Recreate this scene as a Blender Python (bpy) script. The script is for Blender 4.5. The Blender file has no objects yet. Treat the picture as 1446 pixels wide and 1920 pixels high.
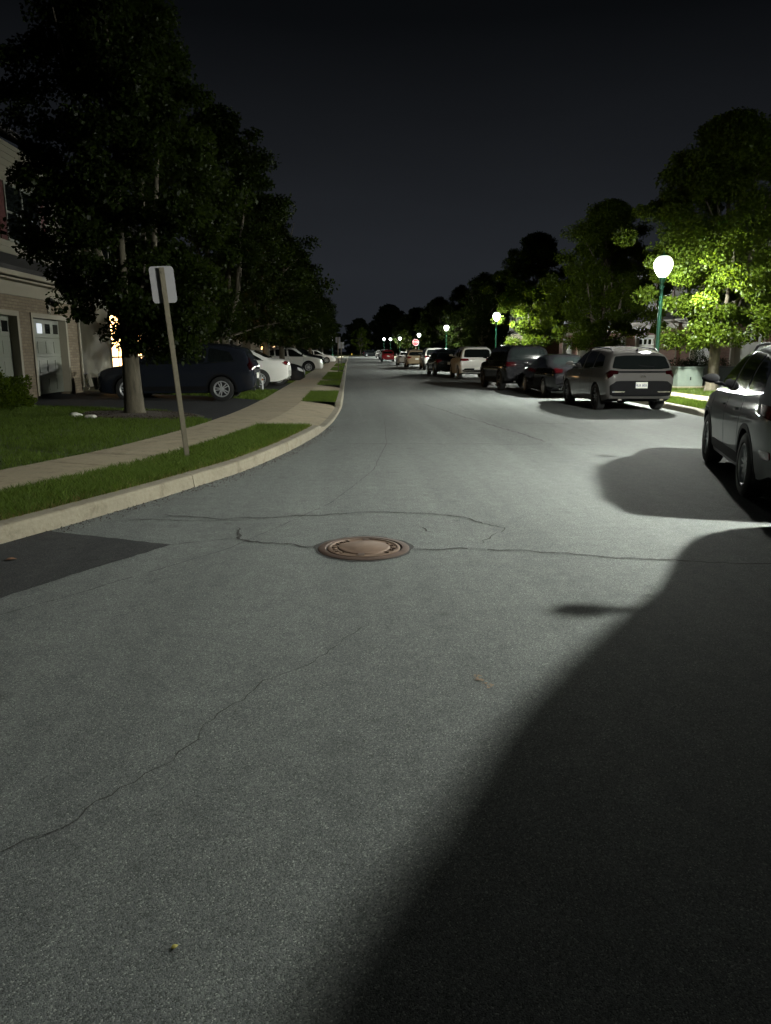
import bpy, bmesh, math, random
import numpy as np
from mathutils import Vector, Matrix
from mathutils.bvhtree import BVHTree
from mathutils.geometry import delaunay_2d_cdt, interpolate_bezier
R = math.radians
rnd = random.Random(7)
scn = bpy.context.scene
COL = scn.collection

# ------------------------------------------------------------------ helpers
def link(o, parent=None):
    COL.objects.link(o)
    if parent is not None: o.parent = parent
    return o
def tag(o, label=None, cat=None, group=None, kind=None):
    if label: o['label'] = label
    if cat: o['category'] = cat
    if group: o['group'] = group
    if kind: o['kind'] = kind
    return o
def empty(name, loc=(0, 0, 0), rz=0.0):
    o = bpy.data.objects.new(name, None); o.empty_display_size = .2
    o.location = loc; o.rotation_euler = (0, 0, rz)
    return link(o)
def kids(o): return [c for c in list(o.children)]
def copy_tree(o, parent=None):
    c = o.copy(); link(c)
    c.parent = parent
    for ch in kids(o): copy_tree(ch, c)
    return c
def finish(bm, name, m, parent=None, smooth=False, angle=35):
    me = bpy.data.meshes.new(name); bm.to_mesh(me); bm.free()
    for mm in (m if isinstance(m, (list, tuple)) else [m]): me.materials.append(mm)
    if smooth:
        me.polygons.foreach_set('use_smooth', [True]*len(me.polygons))
        me.set_sharp_from_angle(angle=R(angle))
    return link(bpy.data.objects.new(name, me), parent)
def mesh_np(name, V, F, m, parent=None, smooth=False):
    V = np.asarray(V, np.float32); F = np.asarray(F, np.int32); k = F.shape[1]
    me = bpy.data.meshes.new(name)
    me.vertices.add(len(V)); me.vertices.foreach_set('co', V.ravel())
    me.loops.add(F.size); me.loops.foreach_set('vertex_index', F.ravel())
    me.polygons.add(len(F)); me.polygons.foreach_set('loop_start', np.arange(0, F.size, k, dtype=np.int32))
    me.update(calc_edges=True)
    if smooth: me.polygons.foreach_set('use_smooth', np.ones(len(F), bool))
    me.materials.append(m)
    return link(bpy.data.objects.new(name, me), parent)
def box(bm, x0, x1, y0, y1, z0, z1, bev=0.0, mat=None):
    M = Matrix.Translation(((x0+x1)/2, (y0+y1)/2, (z0+z1)/2)) @ Matrix.Diagonal((abs(x1-x0), abs(y1-y0), abs(z1-z0), 1))
    if mat is not None: M = mat @ M
    r = bmesh.ops.create_cube(bm, size=1, matrix=M)
    if bev:
        es = set(e for v in r['verts'] for e in v.link_edges)
        bmesh.ops.bevel(bm, geom=list(es), offset=bev, segments=2, affect='EDGES', profile=.5)
def lathe(bm, prof, n=24, M=None, close=True):
    """prof: list of (r,z); axis z."""
    rings = []
    for r, z in prof:
        ring = []
        for i in range(n):
            a = 2*math.pi*i/n
            p = Vector((r*math.cos(a), r*math.sin(a), z))
            ring.append(bm.verts.new(M @ p if M else p))
        rings.append(ring)
    for a, b in zip(rings, rings[1:]):
        for i in range(n):
            j = (i+1) % n
            bm.faces.new((a[i], a[j], b[j], b[i]))
    if close:
        bm.faces.new(rings[0][::-1]); bm.faces.new(rings[-1])
def tube(bm, pts, rads, n=10):
    pts = [Vector(p) for p in pts]; rings = []
    up = Vector((.13, .97, .2)).normalized()
    for i, p in enumerate(pts):
        t = (pts[min(i+1, len(pts)-1)]-pts[max(i-1, 0)]).normalized()
        a = t.cross(up)
        if a.length < .1: a = t.cross(Vector((1, 0, 0)))
        a.normalize(); b = t.cross(a)
        r = rads[i] if isinstance(rads, (list, tuple)) else rads
        rings.append([bm.verts.new(p+a*(r*math.cos(2*math.pi*k/n))+b*(r*math.sin(2*math.pi*k/n))) for k in range(n)])
    for A, B in zip(rings, rings[1:]):
        for k in range(n):
            j = (k+1) % n; bm.faces.new((A[k], A[j], B[j], B[k]))
    bm.faces.new(rings[0][::-1]); bm.faces.new(rings[-1])
def poly_prism(bm, pts2, z0, z1):
    """vertical prism from 2D outline"""
    a = [bm.verts.new((x, y, z0)) for x, y in pts2]; b = [bm.verts.new((x, y, z1)) for x, y in pts2]
    n = len(a)
    bm.faces.new(a[::-1]); bm.faces.new(b)
    for i in range(n):
        j = (i+1) % n; bm.faces.new((a[i], a[j], b[j], b[i]))
def text_mesh(txt, size, depth=.004):
    cu = bpy.data.curves.new('lettering', 'FONT'); cu.body = txt; cu.size = size; cu.extrude = depth/2
    cu.align_x = 'CENTER'; cu.align_y = 'CENTER'; cu.resolution_u = 3
    o = bpy.data.objects.new('tmp', cu); link(o)
    dg = bpy.context.evaluated_depsgraph_get()
    me = bpy.data.meshes.new_from_object(o.evaluated_get(dg))
    bpy.data.objects.remove(o)
    return me

# ------------------------------------------------------------------ materials
class NT:
    def __init__(s, name):
        s.m = bpy.data.materials.new(name); s.m.use_nodes = True
        s.t = s.m.node_tree; s.b = s.t.nodes['Principled BSDF']; s.out = s.t.nodes['Material Output']
        s.co = None
    def n(s, typ, **kw):
        nd = s.t.nodes.new(typ)
        for k, v in kw.items():
            if k in nd.inputs: nd.inputs[k].default_value = v
            else: setattr(nd, k, v)
        return nd
    def l(s, a, b): s.t.links.new(a, b)
    def coord(s):
        if s.co is None: s.co = s.n('ShaderNodeTexCoord').outputs['Object']
        return s.co
    def noise(s, scale, detail=4, rough=.6, vec=None):
        nd = s.n('ShaderNodeTexNoise', Scale=scale, Detail=detail, Roughness=rough)
        s.l(vec or s.coord(), nd.inputs['Vector']); return nd.outputs['Fac']
    def voro(s, scale, out='Color', vec=None):
        nd = s.n('ShaderNodeTexVoronoi', Scale=scale); s.l(vec or s.coord(), nd.inputs['Vector']); return nd.outputs[out]
    def ramp(s, fac, stops):
        r = s.n('ShaderNodeValToRGB'); e = r.color_ramp.elements
        while len(e) < len(stops): e.new(.5)
        for k, (p, c) in enumerate(stops):
            e[k].position = p; e[k].color = (*c, 1) if len(c) == 3 else c
        s.l(fac, r.inputs[0]); return r.outputs[0]
    def mix(s, fac, a, b, typ='MIX'):
        m = s.n('ShaderNodeMix', data_type='RGBA', blend_type=typ)
        for sock, v in ((m.inputs[0], fac), (m.inputs[6], a), (m.inputs[7], b)):
            if hasattr(v, 'is_output'): s.l(v, sock)
            elif isinstance(v, (int, float)): sock.default_value = v
            else: sock.default_value = (*v, 1)
        return m.outputs[2]
    def bump(s, h, strength=.3, dist=.01):
        b = s.n('ShaderNodeBump', Strength=strength, Distance=dist); s.l(h, b.inputs['Height']); s.l(b.outputs[0], s.b.inputs['Normal'])
    def set(s, **kw):
        for k, v in kw.items():
            k = k.replace('_', ' ')
            if hasattr(v, 'is_output'): s.l(v, s.b.inputs[k])
            elif isinstance(v, tuple): s.b.inputs[k].default_value = (*v, 1)
            else: s.b.inputs[k].default_value = v
        return s.m
def plain(name, col, rough=.6, metal=0.0, var=.12, scale=9, coat=0.0, spec=.5):
    t = NT(name)
    f = t.noise(scale, 5)
    c = t.mix(f, tuple(x*(1-var) for x in col), tuple(min(1, x*(1+var)) for x in col))
    t.set(Base_Color=c, Roughness=rough, Metallic=metal)
    t.b.inputs['Coat Weight'].default_value = coat; t.b.inputs['Coat Roughness'].default_value = .03
    t.b.inputs['Specular IOR Level'].default_value = spec
    return t.m
def paint(name, col, metal=.0, rough=.38):
    t = NT(name)
    fl = t.voro(900.0); gr = t.n('ShaderNodeRGBToBW'); t.l(fl, gr.inputs[0])
    c = t.mix(gr.outputs[0], tuple(x*.9 for x in col), tuple(min(1, x*1.1) for x in col))
    d = t.ramp(t.noise(3.0, 6), [(.35, (.0, .0, .0)), (.75, (1, 1, 1))])
    c2 = t.mix(.015, c, (.2, .18, .15))
    c = t.mix(d, c, c2)
    t.set(Base_Color=c, Metallic=metal, Roughness=.6)
    t.b.inputs['Specular IOR Level'].default_value = .0
    t.b.inputs['Coat Weight'].default_value = .7; t.b.inputs['Coat Roughness'].default_value = .05
    return t.m
def emit(name, col, s):
    t = NT(name); t.set(Base_Color=(.8, .8, .8), Roughness=.5)
    t.b.inputs['Emission Color'].default_value = (*col, 1); t.b.inputs['Emission Strength'].default_value = s
    return t.m
M = {}
def asphalt(name, base, seed, grain=1.0):
    t = NT(name)
    mp = t.n('ShaderNodeMapping'); mp.inputs['Location'].default_value = (seed, seed*.7, 0); t.l(t.coord(), mp.inputs['Vector'])
    v = mp.outputs[0]
    big = t.noise(.45, 5, .6, v); mid = t.noise(7.0, 5, .65, v)
    st = t.voro(230.0, 'Color', v); g = t.n('ShaderNodeRGBToBW'); t.l(st, g.inputs[0])
    stc = t.ramp(g.outputs[0], [(.15, (.35, .35, .35)), (.55, (.95, .95, .96)), (.8, (1.25, 1.24, 1.2)), (.93, (2.6, 2.55, 2.4))])
    c = t.mix(big, tuple(x*.86 for x in base), tuple(x*1.12 for x in base))
    c = t.mix(.8*grain, c, stc, 'MULTIPLY')
    c = t.mix(.5, c, t.ramp(mid, [(.3, (.72, .72, .73)), (.7, (1.2, 1.2, 1.2))]), 'MULTIPLY')
    sp_ = t.ramp(t.noise(2.6, 3, .5, v), [(.66, (1, 1, 1)), (.75, (.72, .72, .71))])
    c = t.mix(.9, c, sp_, 'MULTIPLY')
    dp = t.ramp(t.voro(1.35, 'Distance', v), [(.03, (.55, .54, .52)), (.075, (1, 1, 1))])
    c = t.mix(.55, c, dp, 'MULTIPLY')
    lt = t.ramp(t.noise(.9, 7, .75, v), [(.58, (1, 1, 1)), (.66, (1.14, 1.14, 1.12))])
    c = t.mix(.8, c, lt, 'MULTIPLY')
    t.b.inputs['Sheen Weight'].default_value = .02*base[1]/.12; t.b.inputs['Sheen Roughness'].default_value = .5
    mp2 = t.n('ShaderNodeMapping'); mp2.inputs['Scale'].default_value = (1.5, .07, 1); mp2.inputs['Rotation'].default_value = (0, 0, R(6)); t.l(v, mp2.inputs['Vector'])
    c = t.mix(.85, c, t.ramp(t.noise(1.0, 5, .6, mp2.outputs[0]), [(.3, (.82, .82, .83)), (.7, (1.16, 1.16, 1.15))]), 'MULTIPLY')
    t.set(Base_Color=c, Roughness=.8)
    t.b.inputs['Specular IOR Level'].default_value = .027
    d = t.voro(230.0, 'Distance', v)
    add = t.n('ShaderNodeMath', operation='MULTIPLY_ADD'); t.l(d, add.inputs[0]); add.inputs[1].default_value = -1.0
    t.l(mid, add.inputs[2])
    t.bump(add.outputs[0], .25*grain, .004)
    return t.m
def concrete(name, base, var=.25):
    t = NT(name)
    a = t.noise(1.1, 6, .65); b = t.noise(24.0, 5, .7)
    c = t.mix(a, tuple(x*(1-var) for x in base), tuple(x*(1+var) for x in base))
    c = t.mix(.6, c, t.ramp(b, [(.3, (.7, .68, .64)), (.7, (1.15, 1.15, 1.15))]), 'MULTIPLY')
    st = t.ramp(t.noise(4.5, 6, .75), [(.5, (1, 1, 1)), (.68, (.62, .58, .5))])
    c = t.mix(.8, c, st, 'MULTIPLY')
    pt_ = t.ramp(t.voro(60.0, 'Distance'), [(.05, (.5, .47, .42)), (.16, (1, 1, 1))])
    c = t.mix(.5, c, pt_, 'MULTIPLY')
    t.set(Base_Color=c, Roughness=.88); t.bump(b, .6, .008)
    return t.m
M['asphalt'] = asphalt('road_asphalt', (.118, .127, .124), 0)
M['asphalt_new'] = asphalt('patch_asphalt', (.045, .046, .047), 3.1)
M['drive'] = asphalt('driveway_asphalt', (.032, .033, .036), 5.3, .8)
M['crack'] = plain('crack_dirt', (.014, .013, .012), .95)
M['concrete'] = concrete('sidewalk_concrete', (.28, .235, .16))
M['kerb'] = concrete('kerb_concrete', (.185, .165, .122))
M['joint'] = plain('joint_dirt', (.05, .045, .035), .95)
M['soil'] = plain('soil_under_grass', (.035, .045, .018), 1, scale=4, var=.4)
M['mulch'] = plain('bark_mulch', (.035, .024, .017), 1, scale=40, var=.6)
M['iron'] = plain('cast_iron_rust', (.13, .085, .06), .62, .25, var=.35, scale=14)
M['iron_dark'] = plain('cast_iron_dark', (.06, .036, .026), .7, .3, var=.4, scale=20)
M['galv'] = plain('weathered_steel', (.115, .1, .07), .6, .5, var=.3, scale=25)
M['plate_back'] = plain('bare_aluminium', (.2, .195, .205), .6, .2, var=.12, scale=6)
M['green_pole'] = plain('green_pole_paint', (.012, .09, .05), .4, .1)
M['black'] = plain('black_plastic', (.010, .010, .011), .65, spec=.06)
M['rubber'] = plain('tyre_rubber', (.016, .016, .016), .8)
M['alloy'] = plain('alloy_wheel', (.5, .51, .52), .35, .35, var=.05)
M['alloy_dark'] = plain('dark_alloy_wheel', (.06, .06, .065), .35, .8)
M['chrome'] = plain('chrome_trim', (.7, .7, .72), .16, 1.0, var=.03)
M['glass'] = plain('tinted_glass', (.007, .009, .009), .045, var=.02, spec=.42)
M['lens_red'] = plain('red_lamp_lens', (.014, .001, .0015), .12, var=.1, scale=60, coat=1)
M['lens_red_lit'] = plain('bright_red_lens', (.11, .006, .008), .15, var=.1, scale=60, coat=1)
M['lens_white'] = plain('clear_lamp_lens', (.5, .5, .5), .1, .3, var=.2, scale=60, coat=1)
M['lens_orange'] = plain('amber_lens', (.6, .2, .04), .2)
M['plate_white'] = plain('number_plate', (.75, .75, .7), .4)
M['plate_blue'] = plain('number_plate_lettering', (.03, .05, .18), .5)
M['white_paint'] = plain('white_door_paint', (.215, .225, .19), .5, var=.06, scale=2)
M['trim'] = plain('cream_trim', (.27, .245, .19), .6, var=.08)
M['siding'] = plain('beige_siding', (.23, .215, .165), .62, var=.08, scale=1.5)
M['siding_grey'] = plain('grey_siding', (.2, .2, .2), .62, var=.08, scale=1.5)
M['shutter'] = plain('maroon_shutter', (.07, .014, .012), .6)
M['roof'] = plain('roof_shingle', (.035, .033, .033), .95, var=.4, scale=30)
M['stone'] = plain('white_stone', (.6, .58, .53), .8)
M['util'] = plain('utility_box_green', (.13, .16, .135), .55, var=.4, scale=3)
M['util_dark'] = plain('dark_pot_and_shaded_cabinet', (.03, .035, .035), .5)
M['stop_red'] = plain('sign_red', (.55, .02, .03), .35)
M['sign_white'] = plain('sign_white', (.8, .8, .8), .4)
M['orange_paint'] = plain('orange_paint_mark', (.17, .118, .075), .95)
M['hyd'] = plain('hydrant_yellow', (.55, .4, .05), .5)
def brick_mat(name, c1, c2):
    t = NT(name)
    sx = t.n('ShaderNodeSeparateXYZ'); t.l(t.coord(), sx.inputs[0])
    ad = t.n('ShaderNodeMath', operation='ADD'); t.l(sx.outputs[0], ad.inputs[0]); t.l(sx.outputs[1], ad.inputs[1])
    cb = t.n('ShaderNodeCombineXYZ'); t.l(ad.outputs[0], cb.inputs[0]); t.l(sx.outputs[2], cb.inputs[1])
    br = t.n('ShaderNodeTexBrick', Scale=1.0)
    br.inputs['Brick Width'].default_value = .22; br.inputs['Row Height'].default_value = .075; br.inputs['Mortar Size'].default_value = .009
    br.inputs['Color1'].default_value = (*c1, 1); br.inputs['Color2'].default_value = (*c2, 1); br.inputs['Mortar'].default_value = (.16, .13, .1, 1)
    t.l(cb.outputs[0], br.inputs['Vector'])
    c = t.mix(.5, br.outputs['Color'], t.ramp(t.noise(12., 5), [(.3, (.6, .6, .6)), (.7, (1.25, 1.2, 1.2))]), 'MULTIPLY')
    t.set(Base_Color=c, Roughness=.9)
    inv = t.n('ShaderNodeMath', operation='SUBTRACT'); inv.inputs[0].default_value = 1.0; t.l(br.outputs['Fac'], inv.inputs[1])
    t.bump(inv.outputs[0], .7, .012)
    return t.m
M['brick'] = brick_mat('brown_brick', (.225, .185, .125), (.165, .13, .085))
M['brick_red'] = brick_mat('red_brick', (.2, .085, .06), (.13, .055, .04))
def leaf_mat(name, c, tr):
    t = NT(name); t.t.nodes.remove(t.b)
    info = t.n('ShaderNodeNewGeometry').outputs['Random Per Island']
    cc = t.mix(info, tuple(x*.6 for x in c), tuple(x*1.35 for x in c))
    ct = t.mix(info, tuple(x*.7 for x in tr), tuple(x*1.3 for x in tr))
    d = t.n('ShaderNodeBsdfDiffuse'); t.l(cc, d.inputs[0])
    tl = t.n('ShaderNodeBsdfTranslucent'); t.l(ct, tl.inputs[0])
    gl = t.n('ShaderNodeBsdfGlossy', Roughness=.42); gl.inputs[0].default_value = (.5, .5, .5, 1)
    m1 = t.n('ShaderNodeMixShader'); m1.inputs[0].default_value = .42; t.l(d.outputs[0], m1.inputs[1]); t.l(tl.outputs[0], m1.inputs[2])
    m2 = t.n('ShaderNodeMixShader'); m2.inputs[0].default_value = .012; t.l(m1.outputs[0], m2.inputs[1]); t.l(gl.outputs[0], m2.inputs[2])
    t.l(m2.outputs[0], t.out.inputs[0])
    return t.m
M['leaf'] = leaf_mat('pear_leaf', (.036, .056, .005), (.10, .145, .008))  # lamp-lit copy, light on the right tree put into the colour
M['leaf_shaded'] = leaf_mat('shaded_pear_leaf', (.012, .020, .003), (.019, .029, .003))  # pear leaf again, shade of the dimmer trees put into the colour
M['leaf_dark'] = leaf_mat('far_leaf', (.02, .03, .012), (.03, .045, .015))
M['grass'] = leaf_mat('grass_blade', (.078, .118, .021), (.10, .155, .02))
M['grass_dry'] = leaf_mat('dry_grass_blade', (.24, .2, .08), (.2, .17, .06))
def bark():
    t = NT('tree_bark')
    mp = t.n('ShaderNodeMapping'); mp.inputs['Scale'].default_value = (14, 14, 2.2); t.l(t.coord(), mp.inputs['Vector'])
    f = t.noise(1.0, 6, .7, mp.outputs[0])
    t.set(Base_Color=t.ramp(f, [(.3, (.035, .03, .021)), (.7, (.11, .095, .066))]), Roughness=.95)
    t.bump(f, .8, .02); return t.m
M['bark'] = bark()
LAMP = (.97, 1.0, .90)
M['bulb'] = emit('lamp_bulb_glow', LAMP, 11800)
def globe_mat():
    t = NT('frosted_globe'); t.t.nodes.remove(t.b)
    tr = t.n('ShaderNodeBsdfTransparent'); tr.inputs[0].default_value = (.93, .93, .93, 1)
    em = t.n('ShaderNodeEmission', Strength=4.0); em.inputs[0].default_value = (*LAMP, 1)
    ad = t.n('ShaderNodeAddShader'); t.l(tr.outputs[0], ad.inputs[0]); t.l(em.outputs[0], ad.inputs[1]); t.l(ad.outputs[0], t.out.inputs[0])
    return t.m
M['globe'] = globe_mat()
M['milk'] = emit('milk_glass_hood', LAMP, 2.5)
M['warm'] = emit('warm_window_glow', (1.0, .56, .2), 8.0)
M['warm_dim'] = emit('dim_window_glow', (1.0, .5, .18), 1.6)
M['cool_dim'] = emit('garage_window_glow', (.75, .85, 1.0), .55)

# ------------------------------------------------------------------ kerb lines
def catmull(P, step):
    P = [np.array(p, float) for p in P]; out = []
    for i in range(len(P)-1):
        p0 = P[max(i-1, 0)]; p1 = P[i]; p2 = P[i+1]; p3 = P[min(i+2, len(P)-1)]
        d = np.linalg.norm(p2-p1); n = max(2, int(d/step(p1)))
        # chord-length tangents
        m1 = (p2-p0)/max(1e-6, np.linalg.norm(p2-p1)+np.linalg.norm(p1-p0))*d
        m2 = (p3-p1)/max(1e-6, np.linalg.norm(p3-p2)+np.linalg.norm(p2-p1))*d
        for k in range(n):
            t = k/n
            out.append((2*t**3-3*t**2+1)*p1+(t**3-2*t**2+t)*m1+(-2*t**3+3*t**2)*p2+(t**3-t**2)*m2)
    out.append(P[-1]); return np.array(out)
stepf = lambda p: .35 if -4 < p[1] < 40 else 3.0
YEND = 203.0
LK = catmull([(-16, -9), (-10.5, -4.3), (-6.6, 0), (-4.75, 2.8), (-3.75, 4.5), (-2.95, 6.14), (-2.29, 7.67), (-1.9, 8.7), (-1.42, 10.1), (-.92, 12.5), (-.55, 15.2), (-.35, 18.3), (-.27, 22), (-.3, 36), (-.4, 80), (-.5, YEND)], stepf)
RK = catmull([(-6, -14), (.5, -6), (3.3, -1), (5.25, 4.2), (6.35, 7.4), (7.5, 11.5), (8.3, 15.5), (8.68, 19.5), (8.8, 24), (8.8, 60), (8.8, YEND)], stepf)
def normals(P, side):
    T = np.gradient(P, axis=0); T /= np.linalg.norm(T, axis=1)[:, None]
    return np.stack([-T[:, 1], T[:, 0]], 1)*side      # side=+1: to the left of travel
LN = normals(LK, 1); RN = normals(RK, -1)
def arclen(P): return np.concatenate([[0], np.cumsum(np.linalg.norm(np.diff(P, axis=0), axis=1))])
LS = arclen(LK); RS = arclen(RK)
def off_l(x, y): return float(np.min(np.hypot(LK[:, 0]-x, LK[:, 1]-y)))
def zl(x, y, off=None):
    o = off_l(x, y) if off is None else off
    k = min(1, max(0, (34-y)/10))
    return .175+min(.24, .032*max(0, o-2.4))*k
ZR = .18
def at_s(P, N, S, s, off):
    i = min(max(int(np.searchsorted(S, s))-1, 0), len(S)-2); t = (s-S[i])/(S[i+1]-S[i])
    p = P[i]*(1-t)+P[i+1]*t; n = N[i]*(1-t)+N[i+1]*t
    return p+n*off
def s_at_y(P, S, y): return float(np.interp(y, P[:, 1], S))
def ribbon_pts(P, N, S, s0, s1):
    ss = [s0]+[s for s in S if s0+.02 < s < s1-.02]+[s1]; return ss
def ribbon(bm, P, N, S, s0, s1, prof):
    """sweep profile [(off,z)...] between arclengths; closed solid with end caps"""
    rings = []
    for s in ribbon_pts(P, N, S, s0, s1):
        rings.append([bm.verts.new((*at_s(P, N, S, s, o), z)) for o, z in prof])
    for a, b in zip(rings, rings[1:]):
        for k in range(len(prof)-1): bm.faces.new((a[k], a[k+1], b[k+1], b[k]))
    return rings
def cdt_sheet(name, outline, m, zf, grid=None, parent=None, thick=0.0):
    vs = [Vector(p) for p in outline]; n = len(vs)
    ed = [(i, (i+1) % n) for i in range(n)]
    if grid:
        xs = [p[0] for p in outline]; ys = [p[1] for p in outline]
        y = min(ys)+grid
        while y < max(ys):
            x = min(xs)+grid
            while x < max(xs): vs.append(Vector((x+.01*math.sin(y*7), y))); x += grid
            y += grid
    V, _, F, *_r = delaunay_2d_cdt(vs, ed, [list(range(n))], 1, 1e-4)
    bm = bmesh.new(); bv = [bm.verts.new((v.x, v.y, zf(v.x, v.y))) for v in V]
    for f in F:
        try: bm.faces.new([bv[i] for i in f])
        except ValueError: pass
    bmesh.ops.recalc_face_normals(bm, faces=bm.faces)
    for f in bm.faces:
        if f.normal.z < 0: f.normal_flip()
    return finish(bm, name, m, parent)

# ground to the horizon
bm = bmesh.new(); bmesh.ops.create_grid(bm, x_segments=2, y_segments=2, size=900)
for v in bm.verts: v.co.z = -.06
tag(finish(bm, 'ground', M['soil']), kind='structure')
# road
road = cdt_sheet('road', [tuple(p) for p in LK]+[tuple(p) for p in RK[::-1]], M['asphalt'], lambda x, y: 0.0)
tag(road, kind='structure')
bm = bmesh.new(); box(bm, -90, 120, YEND-.02, YEND+8, -.05, -.004); tag(finish(bm, 'cross_road', M['asphalt']), kind='structure')
bm = bmesh.new(); box(bm, 8.5, 70, 93, 101, -.05, -.004); tag(finish(bm, 'side_road', M['asphalt']), kind='structure')
# asphalt patch by the left kerb
patch_out = [(-2.72, 6.62), (-1.5, 6.08), (-2.02, 5.25), (-2.55, 4.25), (-3.25, 3.2), (-4.4, 3.35), (-3.72, 4.56), (-3.2, 5.65), (-2.93, 6.2)]
def jag(out, amp, seed, sub=14):
    r = random.Random(seed); o = []
    for a, b in zip(out, out[1:]+out[:1]):
        for k in range(sub):
            t = k/sub; q = amp if k else 0
            o.append((a[0]+(b[0]-a[0])*t+r.uniform(-q, q), a[1]+(b[1]-a[1])*t+r.uniform(-q, q)))
    return o
cdt_sheet('asphalt_patch', jag(patch_out, .012, 3), M['asphalt_new'], lambda x, y: .004, parent=road)
# cracks: thin irregular dark strips lying in the surface
def crack(pts, w, seed, amp=.02):
    r = random.Random(seed); P = []
    for a, b in zip(pts, pts[1:]):
        n = max(3, int(math.hypot(b[0]-a[0], b[1]-a[1])/.05))
        for k in range(n):
            t = k/n; P.append((a[0]+(b[0]-a[0])*t, a[1]+(b[1]-a[1])*t))
    P.append(pts[-1]); P = np.array(P)
    w1 = 0; off = []
    for k in range(len(P)): w1 = w1*.78+r.uniform(-amp, amp)*1.25; off.append(w1)
    T = np.gradient(P, axis=0); T /= np.linalg.norm(T, axis=1)[:, None]+1e-9
    N = np.stack([-T[:, 1], T[:, 0]], 1); C = P+N*np.array(off)[:, None]
    bm = bmesh.new(); prev = None; gapn = 0
    for k in range(len(C)):
        ww = w*(.35+.9*r.random())*min(1, (k+1)/4, (len(C)-k)/4)/2+.0006
        a = bm.verts.new((*(C[k]+N[k]*ww), .004)); b = bm.verts.new((*(C[k]-N[k]*ww), .004))
        if gapn > 0: gapn -= 1; prev = None; continue
        if r.random() < .02: gapn = r.randrange(1, 3)
        if prev: bm.faces.new((prev[0], prev[1], b, a))
        prev = (a, b)
    for f in bm.faces:
        f.normal_update()
        if f.normal.z < 0: f.normal_flip()
    return finish(bm, 'crack', M['crack'], road)
CR = [([(-1.04, 6.72), (-.98, 6.3), (-.86, 6.16), (-.6, 6.08), (-.27, 5.93)], 0.0280),
      ([(-1.9, 7.25), (-1.2, 7.02), (-.42, 7.18), (.2, 7.25), (.7, 7.18), (1.05, 6.98), (1.28, 6.65), (1.36, 6.55), (1.3, 6.38)], 0.0260),
      ([(1.3, 6.38), (1.2, 6.22), (1.1, 5.98)], 0.0160),
      ([(.46, 5.88), (1.15, 5.83), (1.8, 5.6), (2.5, 5.38), (3.5, 5.28)], 0.0260),
      ([(-1.75, 1.72), (-1.35, 2.0), (-1.12, 2.19), (-1.01, 2.31), (-.83, 2.56), (-.72, 2.77), (-.61, 3.03), (-.42, 3.34), (-.18, 3.75), (.1, 4.2)], 0.0042),
      ([(.6, 6.62), (.66, 6.5), (.72, 6.4)], 0.0240),
      ([(-.15, 12.9), (1.2, 12.85), (2.6, 12.7), (4.2, 12.6)], 0.0320),
      ([(2.2, 22.5), (2.7, 18.5), (3.2, 15), (3.4, 13)], 0.0400),
      ([(-2.2, 7.1), (-1.5, 7.0), (-1.0, 6.95)], 0.0140),
      ([(-.3, 41), (.8, 41.2), (1.6, 42.5)], 0.1000),
      ([(-1.5, 6.07), (-.95, 6.3)], 0.0120),
      ([(3.6, 16.5), (5.4, 16.2)], 0.0400)]
for k, (p, w) in enumerate(CR): crack(p, w, k+1)
# paving seam: the slightly lighter wearing course along the left
seam = [(-4.2, 2.1), (-2.6, 3.9), (-1.9, 4.72), (-1.0, 5.95), (-.2, 7.8), (.3, 10), (.62, 13), (.8, 18)]
crack(seam, .007, 77, .004)
# faded orange survey mark
pm = bmesh.new(); pr = random.Random(12)
for k in range(26):
    t_ = pr.random(); cx = .605+.06*t_+pr.gauss(0, .012); cy = 3.42-.14*t_+pr.gauss(0, .016); q = pr.uniform(.003, .011); a0 = pr.uniform(0, 6)
    f_ = pm.faces.new([pm.verts.new((cx+q*pr.uniform(.5, 1.2)*math.cos(a0+2*math.pi*n/7), cy+q*pr.uniform(.5, 1.2)*math.sin(a0+2*math.pi*n/7), .004+k*.00002)) for n in range(7)])
pmo = finish(pm, 'paint_mark', M['orange_paint'], road); pmo['kind'] = 'stuff'

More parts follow.
